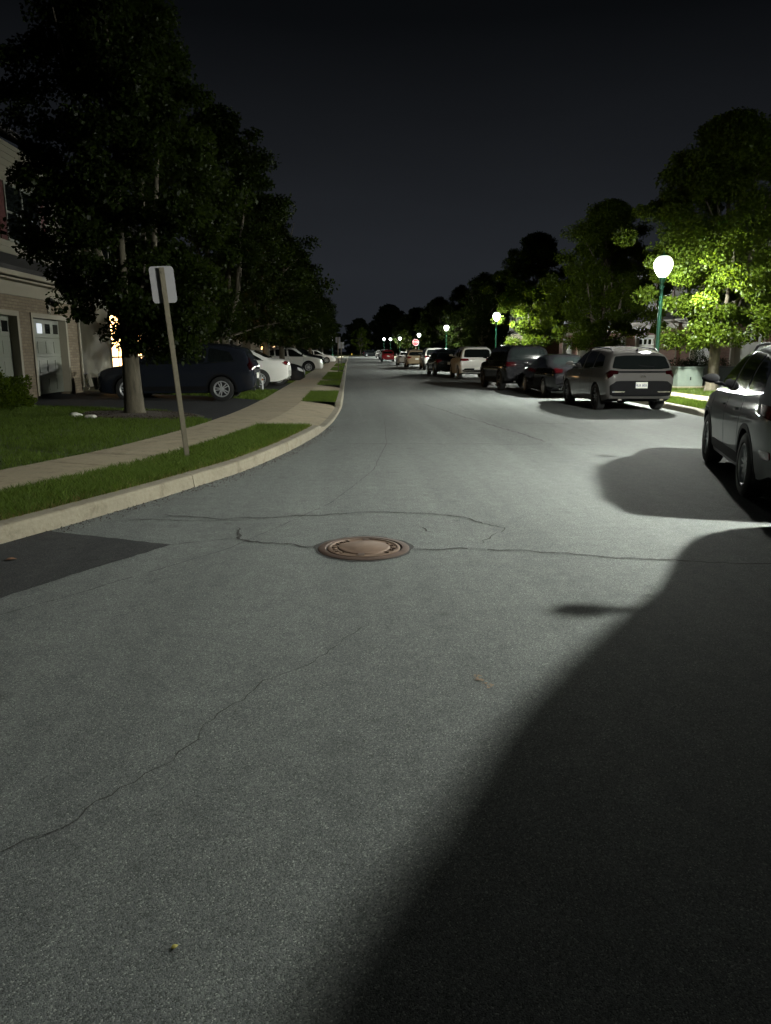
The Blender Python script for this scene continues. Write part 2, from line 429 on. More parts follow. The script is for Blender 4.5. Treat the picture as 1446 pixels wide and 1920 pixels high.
# ------------------------------------------------------------------ kerbs, verges, walks
L_GRASS = [(-3, 14.6), (21.6, 27), (32, 36.5), (38, 51), (56, 66), (70, 84), (90, 105), (112, 200)]
R_GRASS = [(-3, 12.6), (18.4, 30), (35, 46), (51, 62), (67, 78), (83, 91.5), (103, 120), (126, 200)]
def in_ranges(y, rr): return any(a <= y <= b for a, b in rr)
def kerb(P, N, S, ranges, name, skip=None):
    bm = bmesh.new()
    y = -4.0; edges = []
    s0 = s_at_y(P, S, -3.5); s1 = s_at_y(P, S, 200)
    cur = s0; L = 3.05
    jrnd = random.Random(len(name))
    prev = None
    ss = [s0]
    s = s0
    while s < s1:
        s += .3 if s < s_at_y(P, S, 60) else 3.0
        ss.append(min(s, s1))
    k0 = 0
    def h_at(s):
        y = np.interp(s, S, P[:, 1]); best = 9
        for a, b in ranges:
            best = min(best, max(0, a-y, y-b))
        t = min(1, best/.8); return .15*(1-t)+.045*t
    rings = []; lastj = s_at_y(P, S, 8.75)-3.05*12
    while lastj+L < s0: lastj += L
    for s in ss:
        y = np.interp(s, S, P[:, 1])
        if skip and skip[0] < y < skip[1]:
            rings.append(None); continue
        h = h_at(s)
        pr = [(-.02, -.02), (.0, h-.03), (.008, h-.01), (.03, h), (.165, h+.004), (.168, -.02)]
        rings.append([bm.verts.new((*at_s(P, N, S, s, o+jrnd.uniform(-.003, .003)), z)) for o, z in pr])
        if s-lastj > L:                      # a joint: start a new block 10 mm on
            lastj += L; rings.append('gap')
            rings.append([bm.verts.new((*at_s(P, N, S, s+.012, o+jrnd.uniform(-.003, .003)), z)) for o, z in pr])
    pv = None
    for r in rings:
        if r is None: pv = None; continue
        if r == 'gap': bm.faces.new(pv[::-1]); pv = 'g'; continue
        if pv == 'g' : bm.faces.new(r)
        elif pv:
            for k in range(len(r)-1): bm.faces.new((pv[k], pv[k+1], r[k+1], r[k]))
        pv = r
    bmesh.ops.recalc_face_normals(bm, faces=bm.faces)
    tag(finish(bm, name, M['kerb']), kind='structure')
    # dark bed showing in the joints
    bm = bmesh.new(); ribbon(bm, P, N, S, s0, s1, [(.012, -.01), (.014, .03), (.16, .03), (.16, -.01)])
    bmesh.ops.recalc_face_normals(bm, faces=bm.faces)
    tag(finish(bm, name+'_bed', M['joint']), kind='structure')
kerb(LK, LN, LS, L_GRASS, 'left_kerb'); kerb(RK, RN, RS, R_GRASS, 'right_kerb', (92.5, 101.5))
W1, W2 = 1.15, 2.32
def verge_and_walk(P, N, S, ranges, side, skip=None):
    grass_bm = bmesh.new(); ap = bmesh.new()
    y0 = -3
    cuts = sorted(ranges)
    prev_end = None
    for a, b in cuts:
        ribbon(grass_bm, P, N, S, s_at_y(P, S, a), s_at_y(P, S, b), [(.15, .13), (.6, .15), (W1+.03, .145)])
        if prev_end is not None:
            if not (skip and prev_end < skip[0]+3 and a > skip[1]-3):
                ribbon(ap, P, N, S, s_at_y(P, S, prev_end), s_at_y(P, S, a), [(.16, .05), (.5, .09), (W1-.005, .166)])
        prev_end = b
    bmesh.ops.recalc_face_normals(grass_bm, faces=grass_bm.faces); bmesh.ops.recalc_face_normals(ap, faces=ap.faces)
    for b_ in (grass_bm, ap):
        for f in b_.faces:
            if f.normal.z < 0: f.normal_flip()
    tag(finish(grass_bm, side+'_verge', M['soil']), kind='structure')
    tag(finish(ap, side+'_driveway_apron', M['concrete']), kind='structure')
    # walk: separate slabs over a dark bed
    bm = bmesh.new(); s0 = s_at_y(P, S, -3); s1 = s_at_y(P, S, 195); s = s0+.55; k = 0
    while s < s1:
        ln = 1.52 if s < s_at_y(P, S, 60) else 6.0
        g = .022 if k % 4 == 2 else .007
        e = s+ln-g
        ym = np.interp(s, S, P[:, 1])
        if not (skip and skip[0] < ym < skip[1]):
            dz = rnd.uniform(-.003, .003)
            n = 5; ring = []
            for q in range(n+1):
                ring.append([bm.verts.new((*at_s(P, N, S, s+(e-s)*q/n, o), z+dz)) for o, z in ((W1, .10), (W1, .166), (W2, .176), (W2, .10))])
            for A, B in zip(ring, ring[1:]):
                for j in range(3): bm.faces.new((A[j], A[j+1], B[j+1], B[j]))
            bm.faces.new(ring[0]); bm.faces.new(ring[-1])
        s += ln; k += 1
    bmesh.ops.recalc_face_normals(bm, faces=bm.faces)
    tag(finish(bm, side+'_sidewalk', M['concrete']), kind='structure')
    bm = bmesh.new(); ribbon(bm, P, N, S, s0, s1, [(W1+.004, .152), (W2-.004, .158)])
    for f in bm.faces:
        f.normal_update()
        if f.normal.z < 0: f.normal_flip()
    tag(finish(bm, side+'_sidewalk_bed', M['joint']), kind='structure')
verge_and_walk(LK, LN, LS, L_GRASS, 'left'); verge_and_walk(RK, RN, RS, R_GRASS, 'right', (92, 102))
# lawns
i0 = int(np.searchsorted(LK[:, 1], -3)); lw = LK[i0:]+LN[i0:]*(W2-.01)
lawn_out = [tuple(p) for p in lw if p[1] < 200]+[(-3, 200), (-60, 200), (-60, -3)]
tag(cdt_sheet('left_lawn', lawn_out, M['soil'], lambda x, y: zl(x, y)-.012, 1.6), kind='structure')
i0 = int(np.searchsorted(RK[:, 1], -3)); rw = RK[i0:]+RN[i0:]*(W2-.01)
for nm, a, b in (('right_lawn', -3, 92.5), ('right_lawn_far', 101.5, 200)):
    seg = [tuple(p) for p in rw if a <= p[1] <= b]
    tag(cdt_sheet(nm, [(seg[0][0], a)]+seg+[(seg[-1][0], b), (70, b), (70, a)], M['soil'], lambda x, y: ZR-.012), kind='structure')
bm = bmesh.new(); box(bm, -90, 120, YEND+8, YEND+60, -.06, .1); tag(finish(bm, 'far_lawn', M['soil']), kind='structure')
bm = bmesh.new(); box(bm, -90, 120, YEND+8, YEND+8.2, -.06, .13); box(bm, -90, 120, YEND+9.4, YEND+10.6, .0, .125); tag(finish(bm, 'far_kerb', M['kerb']), kind='structure')
# driveways (asphalt sheets)
def drive(pts, zf, name='driveway'):
    return tag(cdt_sheet(name, pts, M['drive'], zf, .8), kind='structure')
DR_L = [[(-2.72, 15.3), (-3.3, 16.2), (-4.3, 17.5), (-6.0, 17.75), (-9.5, 17.7), (-9.6, 24.3), (-4.5, 23.0), (-2.6, 22.0)],
        [(-2.58, 27.2), (-9.4, 27.2), (-9.4, 33.5), (-2.6, 33.5)], [(-2.6, 51), (-9.4, 51), (-9.4, 56.5), (-2.6, 56.5)],
        [(-2.66, 66), (-9.4, 66), (-9.4, 70), (-2.66, 70)], [(-2.7, 84), (-9.4, 84), (-9.4, 90), (-2.7, 90)]]
for d in DR_L: drive(d, lambda x, y: zl(x, y)-.004)
DR_R = [[(10.3, 12.8), (10.9, 18.2), (17.4, 18.2), (17.4, 12.8)], [(11.13, 30), (11.13, 35), (17.4, 36.6), (17.4, 30)], [(11.13, 46), (11.13, 51), (17.4, 51), (17.4, 46)], [(11.13, 62), (11.13, 67), (17.4, 67), (17.4, 62)]]
for d in DR_R: drive(d, lambda x, y: ZR+.004)
def inside(poly, x, y):
    c = False; j = len(poly)-1
    for i in range(len(poly)):
        if (poly[i][1] > y) != (poly[j][1] > y) and x < (poly[j][0]-poly[i][0])*(y-poly[i][1])/(poly[j][1]-poly[i][1])+poly[i][0]: c = not c
        j = i
    return c
T1 = (-4.62, 16.3)
# ------------------------------------------------------------------ grass blades
gr = np.random.default_rng(5)
def blades(name, XY, Z, h, w, m, label):
    n = len(XY); a = gr.uniform(0, 2*np.pi, n); hh = h*gr.uniform(.45, 1.25, n)
    ln = gr.normal(0, .38, (n, 2))*hh[:, None]
    dx = np.stack([np.cos(a), np.sin(a)], 1)*(w*gr.uniform(.6, 1.3, n))[:, None]/2
    V = np.zeros((n, 5, 3))
    V[:, 0, :2] = XY-dx; V[:, 1, :2] = XY+dx; V[:, 0, 2] = V[:, 1, 2] = Z
    V[:, 2, :2] = XY+dx*.7+ln*.35; V[:, 4, :2] = XY-dx*.7+ln*.35; V[:, 2, 2] = V[:, 4, 2] = Z+hh*.6
    V[:, 3, :2] = XY+ln; V[:, 3, 2] = Z+hh*.98
    F = np.arange(n*5).reshape(n, 5)
    o = mesh_np(name, V.reshape(-1, 3), F, m)
    return tag(o, label, 'grass', kind='stuff')
def clumpy(x, y): return .5+.25*np.sin(x*5.1+1.3*np.sin(y*2.3))+.25*np.sin(y*4.3+1.7*np.sin(x*3.1+y))
def strip_pts(P, N, S, y0, y1, o0, o1, dens):
    s0 = s_at_y(P, S, y0); s1 = s_at_y(P, S, y1); n = int((s1-s0)*(o1-o0)*dens)
    s = gr.uniform(s0, s1, n); o = gr.uniform(o0, o1, n)
    x = np.interp(s, S, P[:, 0])+np.interp(s, S, N[:, 0])*o; y = np.interp(s, S, P[:, 1])+np.interp(s, S, N[:, 1])*o
    k = gr.random(n) < .55+.45*clumpy(x, y)
    return np.stack([x, y], 1)[k]
vg = [strip_pts(LK, LN, LS, 3.5, 14.55, .15, W1+.05, 7000), strip_pts(LK, LN, LS, 21.6, 27, .16, W1, 2200)]
vg += [strip_pts(LK, LN, LS, a, min(b, 90), .16, W1, 900) for a, b in L_GRASS[2:6]]
XY = np.concatenate(vg)
blades('verge_grass', XY, np.full(len(XY), .13), .085, .0065, M['grass'], 'short green grass in the strip between kerb and sidewalk')
XY = np.concatenate([strip_pts(LK, LN, LS, 3.5, 14.55, .14, .34, 2600), strip_pts(LK, LN, LS, 3.5, 14.55, .14, W1, 420)])
blades('dry_grass_fringe', XY, np.full(len(XY), .13), .06, .006, M['grass_dry'], 'dry straw grass along the back of the left kerb')
def lawn_pts(x0, x1, y0, y1, dens, holes, edge):
    n = int((x1-x0)*(y1-y0)*dens); x = gr.uniform(x0, x1, n); y = gr.uniform(y0, y1, n)
    k = (gr.random(n) < .5+.5*clumpy(x*.8, y*.8)) & edge(x, y)
    x, y = x[k], y[k]
    keep = np.array([not any(inside(h, a, b) for h in holes) for a, b in zip(x, y)], bool)
    return np.stack([x, y], 1)[keep]
EX = LK+LN*(W2-.02)
def left_of_walk(x, y): return x < np.interp(y, EX[:, 1], EX[:, 0])
mulch_out = [(T1[0]+.15+(1.25+.12*math.sin(3*a)+.08*math.cos(7*a))*math.cos(a), T1[1]-.1+(1.0+.1*math.sin(2*a+1))*math.sin(a)) for a in [k*2*math.pi/40 for k in range(40)]]
trench = [(-6.3, 12.0), (-5.2, 11.2), (-4.1, 10.55), (-3.3, 10.1), (-3.33, 9.98), (-4.15, 10.47), (-5.25, 11.12), (-6.33, 11.92)]
XY = lawn_pts(-10, -2.2, 6.5, 17.8, 2300, [DR_L[0], mulch_out, trench], left_of_walk)
blades('near_lawn_grass', XY, np.array([zl(a, b)-.02 for a, b in XY]), .075, .008, M['grass'], 'dark green lawn grass in front of the brick garage')
XY = np.concatenate([lawn_pts(-7, -2.4, 21.9, 27.2, 900, [DR_L[0]], left_of_walk), lawn_pts(-7, -2.4, 33.5, 51, 420, [], left_of_walk), lawn_pts(-7, -2.4, 56.5, 110, 130, DR_L, left_of_walk)])
blades('far_lawn_grass', XY, np.array([zl(a, b)-.02 for a, b in XY]), .09, .016, M['grass'], 'lawn grass between the driveways on the left')
XY = np.concatenate([strip_pts(RK, RN, RS, 18.4, 30, .16, W1, 2200), lawn_pts(11.1, 16.5, 18.2, 30, 900, [], lambda x, y: x > 11.1), lawn_pts(11.1, 16, 36, 92, 160, DR_R, lambda x, y: x > 11.1), strip_pts(RK, RN, RS, 35, 92, .16, W1, 300)])
blades('right_lawn_grass', XY, np.full(len(XY), .15), .085, .010, M['grass'], 'bright green grass on the right around the lamp post')
XY = gr.uniform((-25, YEND+11), (40, YEND+40), (26000, 2))
blades('far_end_grass', XY, np.full(len(XY), .09), .16, .05, M['grass'], 'pale lit grass beyond the far end of the street')
bed = cdt_sheet('mulch_bed', mulch_out, M['mulch'], lambda x, y: zl(x, y)+.05*max(0, 1-math.hypot((x-T1[0])/1.3, (y-T1[1])/1.1)**2)+.004, .12)
tag(bed, 'dark bark mulch bed around the base of the nearest left tree', 'mulch bed')
n = 2600; aa = gr.uniform(0, 2*np.pi, n); rr = np.sqrt(gr.random(n)); XYc = np.stack([T1[0]+.15+1.2*rr*np.cos(aa), T1[1]-.1+.95*rr*np.sin(aa)], 1)
ch = blades('bark_chip', XYc, np.array([zl(a, b)+.03*max(0, 1-math.hypot((a-T1[0])/1.3, (b-T1[1])/1.1)**2) for a, b in XYc]), .03, .03, M['mulch'], None)
ch.parent = bed; del ch['category']
def stone(x, y, r, seed, label):
    rr_ = random.Random(seed); bm = bmesh.new(); bmesh.ops.create_icosphere(bm, subdivisions=3, radius=r)
    for v in bm.verts:
        v.co.x *= 1.5; v.co.z *= .62
        v.co *= 1+.12*math.sin(v.co.x*31+seed)+.1*math.sin(v.co.y*43+v.co.z*37+seed)
        v.co += Vector((x, y, zl(x, y)+r*.38))
    tag(finish(bm, 'garden_stone', M['stone'], smooth=True, angle=60), label, 'stone', 'white stones by the mulch bed')
stone(-5.6, 15.55, .09, 2, 'rounder white garden stone, the one farther left of the mulch bed')
stone(-5.22, 15.3, .075, 5, 'flatter white garden stone at the front edge of the mulch bed')

# ------------------------------------------------------------------ manhole
cdt_sheet('sealed_collar', [(.095+(.402+.012*math.sin(5*a)+.008*math.sin(11*a+1))*math.cos(a), 5.9+(.402+.012*math.sin(4*a+2)+.008*math.sin(13*a))*math.sin(a)) for a in [k*2*math.pi/80 for k in range(80)]], M['crack'], lambda x, y: .003, parent=road)
mh = empty('manhole', (.095, 5.9, 0))
tag(mh, 'rusty brown round manhole cover in the middle of the road', 'manhole cover')
bm = bmesh.new(); lathe(bm, [(.372, -.02), (.372, .006), (.355, .012), (.315, .012), (.308, .002), (.30, -.02)], 64)
finish(bm, 'frame_ring', M['iron_dark'], mh, True)
bm = bmesh.new(); lathe(bm, [(.296, -.02), (.296, .010), (.285, .014), (.272, .014), (.268, .007), (.212, .007), (.206, .013), (.2, .015), (.0005, .015)], 64, close=False)
cov = finish(bm, 'cover', M['iron'], mh, True)
for a in (R(84), R(264)):
    bm = bmesh.new(); Mx = Matrix.Rotation(a, 4, 'Z')
    box(bm, .205, .275, -.026, .026, .0165, .0175, 0, Mx)
    finish(bm, 'pick_slot', M['iron_dark'], cov)
def ring_text(txt, r, a0, span, size):
    for k, chh in enumerate(txt):
        bm = bmesh.new(); a = a0-span*(k/(len(txt)-1)-.5)
        me = text_mesh(chh, size, .008)
        T = Matrix.Translation((r*math.cos(a), r*math.sin(a), .011)) @ Matrix.Rotation(a-math.pi/2, 4, 'Z')
        me.transform(T); bm.from_mesh(me); bpy.data.meshes.remove(me)
        finish(bm, 'raised_letter', M['iron'], cov)
ring_text('SANITARY', .238, R(172), R(100), .06); ring_text('SEWER', .238, R(-6), R(70), .06)

def fallen_leaf(x, y, z, size, rz, m, label):
    bm = bmesh.new(); n = 10; top = []
    for k in range(2*n):
        t_ = k/n if k < n else 2-k/n
        w_ = .34*math.sin(math.pi*min(.999, t_)**.8)*(1 if k < n else -1)
        top.append(bm.verts.new((t_*size-size/2, w_*size, .001+size*(.06*math.sin(3*t_)+abs(w_)*.2))))
    bm.faces.new(top); r_ = bmesh.ops.triangulate(bm, faces=bm.faces)
    o = finish(bm, 'fallen_leaf', m, None); o.location = (x, y, z); o.rotation_euler = (0, 0, rz)
    return tag(o, label, 'leaf')
M['leaf_yellow'] = plain('yellow_leaf', (.34, .3, .06), .7); M['leaf_brown'] = plain('brown_leaf', (.16, .07, .03), .8)
fallen_leaf(-.49, 1.75, .002, .022, .6, M['leaf_yellow'], 'tiny yellow leaf lying on the near asphalt at lower left')
fallen_leaf(-2.62, 5.66, .006, .09, .3, M['leaf_brown'], 'larger reddish brown leaf on the dark asphalt patch, right one')
fallen_leaf(-2.72, 5.55, .006, .075, 1.9, M['leaf_brown'], 'smaller reddish brown leaf at the left frame edge on the patch')
gl = np.random.default_rng(9); sx = gl.uniform(s_at_y(LK, LS, 3), s_at_y(LK, LS, 16), 1500); ox = -np.abs(gl.normal(0, .10, 1500))-.008
GX = np.interp(sx, LS, LK[:, 0])+np.interp(sx, LS, LN[:, 0])*ox; GY = np.interp(sx, LS, LK[:, 1])+np.interp(sx, LS, LN[:, 1])*ox
sz = gl.uniform(.003, .011, 1500); tet = np.array([(1, 0, .0), (-.5, .87, 0), (-.5, -.87, 0), (0, 0, 1.1)])
V = np.stack([GX, GY, np.full(1500, .001)], 1)[:, None, :]+tet[None]*sz[:, None, None]
Fq = (np.arange(1500)*4)[:, None, None]+np.array([(0, 1, 3), (1, 2, 3), (2, 0, 3)])[None]
tag(mesh_np('gutter_grit', V.reshape(-1, 3), Fq.reshape(-1, 3), M['mulch']), 'fine grit and dirt gathered in the gutter along the left kerb', 'grit', kind='stuff')

# ------------------------------------------------------------------ camera + sky
cam = bpy.data.cameras.new('camera'); co = link(bpy.data.objects.new('camera', cam))
cam.sensor_fit = 'VERTICAL'; cam.sensor_height = 36; cam.lens = 36*1400/1920; cam.clip_end = 3000; cam.clip_start = .05
co.location = (0, 0, 1.58); co.rotation_euler = (R(90-12.212), 0, R(-2.638)); scn.camera = co
w = bpy.data.worlds.new('World'); scn.world = w; w.use_nodes = True; t = w.node_tree; bg = t.nodes['Background']
sky = t.nodes.new('ShaderNodeTexSky'); sky.sky_type = 'NISHITA'; sky.sun_disc = False; sky.sun_elevation = R(-6); sky.sun_rotation = R(20)
tc = t.nodes.new('ShaderNodeTexCoord'); sp = t.nodes.new('ShaderNodeSeparateXYZ'); t.links.new(tc.outputs['Generated'], sp.inputs[0])
rp = t.nodes.new('ShaderNodeValToRGB'); e = rp.color_ramp.elements
SK = [(0.0, (.0195, .0222, .0275)), (.1, (.0172, .0195, .0238)), (.22, (.0095, .0107, .013)), (.36, (.0028, .0033, .0040)), (.55, (.001, .0012, .0015))]
while len(e) < len(SK): e.new(.5)
for k, (p, c) in enumerate(SK): e[k].position = p; e[k].color = (*c, 1)
t.links.new(sp.outputs[2], rp.inputs[0])
nz = t.nodes.new('ShaderNodeTexNoise'); nz.inputs['Scale'].default_value = 2.2; nz.inputs['Detail'].default_value = 5
mp = t.nodes.new('ShaderNodeMapping'); mp.inputs['Scale'].default_value = (1, 1, 3.5); t.links.new(tc.outputs['Generated'], mp.inputs[0]); t.links.new(mp.outputs[0], nz.inputs['Vector'])
r2 = t.nodes.new('ShaderNodeMapRange'); r2.inputs[3].default_value = .75; r2.inputs[4].default_value = 1.25; t.links.new(nz.outputs[0], r2.inputs[0])
mu = t.nodes.new('ShaderNodeMix'); mu.data_type = 'RGBA'; mu.blend_type = 'MULTIPLY'; mu.inputs[0].default_value = 1
t.links.new(rp.outputs[0], mu.inputs[6]); t.links.new(r2.outputs[0], mu.inputs[7])
mx = t.nodes.new('ShaderNodeMix'); mx.data_type = 'RGBA'; mx.blend_type = 'ADD'; mx.inputs[0].default_value = .002
t.links.new(mu.outputs[2], mx.inputs[6]); t.links.new(sky.outputs[0], mx.inputs[7])
t.links.new(mx.outputs[2], bg.inputs[0]); bg.inputs[1].default_value = 1.0
scn.view_settings.view_transform = 'Standard'; scn.view_settings.look = 'None'
scn.view_settings.exposure = 0; scn.view_settings.gamma = 1
scn.cycles.max_bounces = 6; scn.cycles.diffuse_bounces = 3; scn.cycles.glossy_bounces = 3; scn.cycles.transparent_max_bounces = 4
scn.cycles.sample_clamp_indirect = 4; scn.cycles.caustics_reflective = False; scn.cycles.caustics_refractive = False
scn.cycles.use_denoising = True

# ------------------------------------------------------------------ street lamps
def make_lamp():
    r = empty('street_lamp')
    bm = bmesh.new()
    lathe(bm, [(.17, 0), (.17, .06), (.145, .09), (.13, .42), (.10, .5), (.085, .62), (.07, .7)], 12)
    finish(bm, 'base', M['green_pole'], r, True, 25)
    bm = bmesh.new(); lathe(bm, [(.066, .68), (.062, 1.5), (.052, 3.45), (.07, 3.46), (.07, 3.52), (.05, 3.54), (.05, 3.6)], 16)
    finish(bm, 'pole', M['green_pole'], r, True, 25)
    bm = bmesh.new(); lathe(bm, [(.05, 3.6), (.08, 3.66), (.1, 3.74), (.1, 3.78), (.03, 3.79)], 20)
    finish(bm, 'holder', M['green_pole'], r, True, 25)
    bm = bmesh.new(); lathe(bm, [(.1, 3.785), (.17, 3.86), (.235, 3.97), (.275, 4.09), (.285, 4.185)], 28, None, False)
    g = finish(bm, 'globe', M['globe'], r, True, 80)
    bm = bmesh.new(); lathe(bm, [(.02, 4.0), (.065, 4.03), (.085, 4.075), (.065, 4.12), (.165, 4.168), (.165, 4.176)], 14)
    finish(bm, 'bulb', M['bulb'], g, True, 80)
    bm = bmesh.new(); lathe(bm, [(.288, 4.185), (.29, 4.2), (.25, 4.30), (.19, 4.37), (.13, 4.40)], 28)
    finish(bm, 'hood', M['milk'], r, True, 80)
    bm = bmesh.new(); lathe(bm, [(.14, 4.398), (.13, 4.42), (.06, 4.45), (.03, 4.46), (.016, 4.5), (.022, 4.53), (.004, 4.56)], 14)
    finish(bm, 'finial', M['green_pole'], r, True)
    return r
LAMPS = [((7.55, 7.5, .16), 'green post lamp nearest the camera beside the near grey suv'),
         ((9.63, 23.6, .0), 'large bright green post lamp behind the silver suv'),
         ((10.95, 57.2, -.05), 'lit post lamp behind the white and black suvs, against bright leaves'),
         ((10.6, 84.3, -.1), 'lit post lamp above the dark parked car, left of the white suv'),
         ((10.7, 119, -.2), 'lit post lamp standing just right of the stop sign'),
         ((10.0, 154, -.2), 'lit post lamp just left of the stop sign'),
         ((9.3, 177, .0), 'middle lamp of the three smallest far lamps on the right'),
         ((8.8, 199.5, .35), 'leftmost lamp of the three smallest far lamps on the right'),
         ((-4.0, 172, 0), 'only lit post lamp on the left side of the street, far away')]
lamp0 = make_lamp()
for k, (p, lb) in enumerate(LAMPS):
    o = lamp0 if k == 0 else copy_tree(lamp0)
    o.location = p; tag(o, lb, 'street lamp', 'post lamps along the street')

# ------------------------------------------------------------------ trees
def crown_mesh(name, seed, zb, zt, rad, nclump, nleaf, size, m, parent=None, shape=.75, lean=0.0, pw=.62):
    g = np.random.default_rng(seed)
    C = []; RR = []
    while len(C) < nclump:
        t = g.random()**.85; a = g.uniform(0, 2*np.pi)
        env = rad*(math.sin(math.pi*(.06+.94*t)**shape)**pw)
        lob = 1+.16*math.sin(3*a+seed)+.12*math.sin(5*a+t*9+seed*2)+.1*math.sin(t*23+a*2)
        q = g.random()**.5
        C.append((env*lob*q*math.cos(a)+lean*(1-t)**1.5, env*lob*q*math.sin(a), zb+(zt-zb)*t)); RR.append(g.uniform(.22, .5)*(.55+.5*rad/2.2))
    C = np.array(C); RR = np.array(RR)
    idx = g.integers(0, nclump, nleaf)
    d = g.normal(0, 1, (nleaf, 3)); d /= np.linalg.norm(d, axis=1)[:, None]
    P = C[idx]+d*(RR[idx]*g.random(nleaf)**.5)[:, None]*np.array([1.1, 1.1, .75])
    out = P[:, :2]/(np.linalg.norm(P[:, :2], axis=1)[:, None]+1e-6)
    dirv = g.normal(0, .75, (nleaf, 3)); dirv[:, :2] += out*.6; dirv[:, 2] -= .45
    dirv /= np.linalg.norm(dirv, axis=1)[:, None]
    s = np.cross(dirv, g.normal(0, 1, (nleaf, 3))); s /= np.linalg.norm(s, axis=1)[:, None]
    nn = np.cross(dirv, s); L = (size*g.uniform(.65, 1.35, nleaf))[:, None]
    V = np.stack([P, P+dirv*L*.45+s*L*.34+nn*L*.08, P+dirv*L, P+dirv*L*.45-s*L*.34+nn*L*.08], 1)
    return mesh_np(name, V.reshape(-1, 3), np.arange(nleaf*4).reshape(-1, 4), m, parent), C
def make_tree(name, seed, h, rad, zb, nclump, nleaf, size, tr=.18, m=None, fork=1.9, **kw):
    r = empty(name); rn = random.Random(seed)
    cr, C = crown_mesh('crown', seed, zb, h, rad, nclump, nleaf, size, m or M['leaf'], r, **kw)
    bm = bmesh.new()
    tube(bm, [(0, 0, -.08), (.0, 0, .12), (-.01, .0, .6), (-.02, .01, 1.2), (-.03, .02, fork)], [tr*1.45, tr*1.12, tr*.98, tr*.9, tr*.86], 16)
    for k in range(6):
        a = k*1.05+rn.uniform(-.3, .3); hh = fork+(h-fork)*rn.uniform(.5, .85); ro = rad*rn.uniform(.3, .6)
        p0 = Vector((-.03, .02, fork-.15)); p3 = Vector((ro*math.cos(a), ro*math.sin(a), hh))
        pts = [p0, p0.lerp(p3, .3)+Vector((.25*math.cos(a), .25*math.sin(a), -.1)), p0.lerp(p3, .65), p3]
        tube(bm, pts, [tr*.5, tr*.32, tr*.18, tr*.05], 8)
    for k in range(14):
        c = Vector(C[rn.randrange(len(C))]); p0 = Vector((0, 0, fork+(c.z-fork)*.55)) if c.z > fork+.6 else Vector((0, 0, fork-.1))
        tube(bm, [p0, p0.lerp(c, .5)+Vector((0, 0, .1)), c], [tr*.22, tr*.14, .012], 6)
    finish(bm, 'trunk', M['bark'], r, True, 60)
    return r
def place(o, loc, rz=0, sc=1.0, label=None, cat=None, group=None):
    o.location = loc; o.rotation_euler = (0, 0, rz); o.scale = (sc, sc, sc) if not isinstance(sc, tuple) else sc
    return tag(o, label, cat, group)
GT_L = 'street trees along the left lawns'; GT_R = 'street trees along the right sidewalk'
tA = make_tree('pear_tree', 11, 9.3, 2.2, 1.3, 330, 118000, .09, .19, M['leaf_shaded'], lean=.55, pw=1.0, shape=.85)
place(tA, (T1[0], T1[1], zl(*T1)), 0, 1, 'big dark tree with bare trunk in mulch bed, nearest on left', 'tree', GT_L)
tB = make_tree('pear_tree', 23, 8.9, 2.5, 1.75, 260, 62000, .105, .2, M['leaf_shaded'])
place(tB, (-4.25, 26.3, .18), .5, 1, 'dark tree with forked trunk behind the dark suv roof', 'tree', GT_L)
tC = make_tree('pear_tree', 37, 8.6, 2.6, 1.85, 240, 34000, .15, .2, M['leaf_shaded'])
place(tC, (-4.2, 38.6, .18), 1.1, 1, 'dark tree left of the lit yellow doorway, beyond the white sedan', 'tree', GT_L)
for k, (y, s, lb) in enumerate([(48.5, .95, 'left row tree with trunk before the hood of the white suv'), (57.5, 1.0, 'left row tree just behind the white suv in its driveway'),
                             (69, .95, 'left row tree with lower crown just beyond the white suv'), (83, 1.0, 'left row tree right above the first small street sign'),
                             (98, .95, 'left row tree next to last before the dark wood'), (116, 1.05, 'last left row tree before the far small lamp')]):
    place(copy_tree(tC if k % 2 else tB), (-4.3, y, .18), 2.0*k+.7, s, lb, 'tree', GT_L)
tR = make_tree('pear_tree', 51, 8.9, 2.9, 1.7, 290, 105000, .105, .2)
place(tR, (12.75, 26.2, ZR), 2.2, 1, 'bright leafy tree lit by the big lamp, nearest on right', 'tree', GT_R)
for y, x, s, rz, lb in [(38.5, 12.9, .95, 1.0, 'dark tree behind the silver suv and the black sedan'), (58.2, 14.1, 1.1, 2.6, 'tree with bright lower left leaves beside the second lamp'),
                        (73, 12.7, .98, .4, 'tree lit along its left edge above the white boxy suv'), (89, 12.9, 1.0, 3.3, 'dark tree between the stop sign and third lamp'),
                        (108, 12.6, 1.0, 4.2, 'dark tree right behind the stop sign lamp'), (151, 13.0, 1.05, 5.1, 'bright green tree left of the stop sign'),
                        (128, 14.0, 1.1, 1.7, 'dark tree rising behind the stop sign'), (178, 13.2, 1.1, 2.2, 'farthest dim tree of the right row')]:
    src = tR if y < 60 else tC
    place(copy_tree(src), (x, y, ZR), rz, s, lb, 'tree', GT_R)
tF = make_tree('broadleaf_tree', 71, 16.5, 7.5, 1.0, 420, 36000, .6, .4, M['leaf_dark'], 3.5)
FT = [(-26, 232, 1.0, 'far dark tree behind the left houses, leftmost of the wood'), (-13, 150, .95, 'tall dark tree rising behind the left tree row'), (-17, 128, .95, 'tall dark tree behind the left row with open crown'),
      (-8, 246, .62, 'low dark far tree left of the tallest far crown'), (3, 250, .7, 'dark far tree behind the lone street end tree'), (13, 256, .98, 'tallest rounded dark crown in the far wood'), (22, 250, .9, 'dark far crown right of the tallest one'),
      (33, 240, .75, 'dark far tree behind the three small lamps'), (45, 236, .8, 'dark far tree behind the side street corner'), (30, 190, .75, 'dark tree behind the parked far cars'), (25, 150, .72, 'dark tree behind the bright green tree'), (24, 118, .72, 'dark tree behind the third lamp'), (62, 230, .9, 'dark far tree at the right end of the wood'), (-45, 240, 1.0, 'far dark tree hidden behind the left row')]
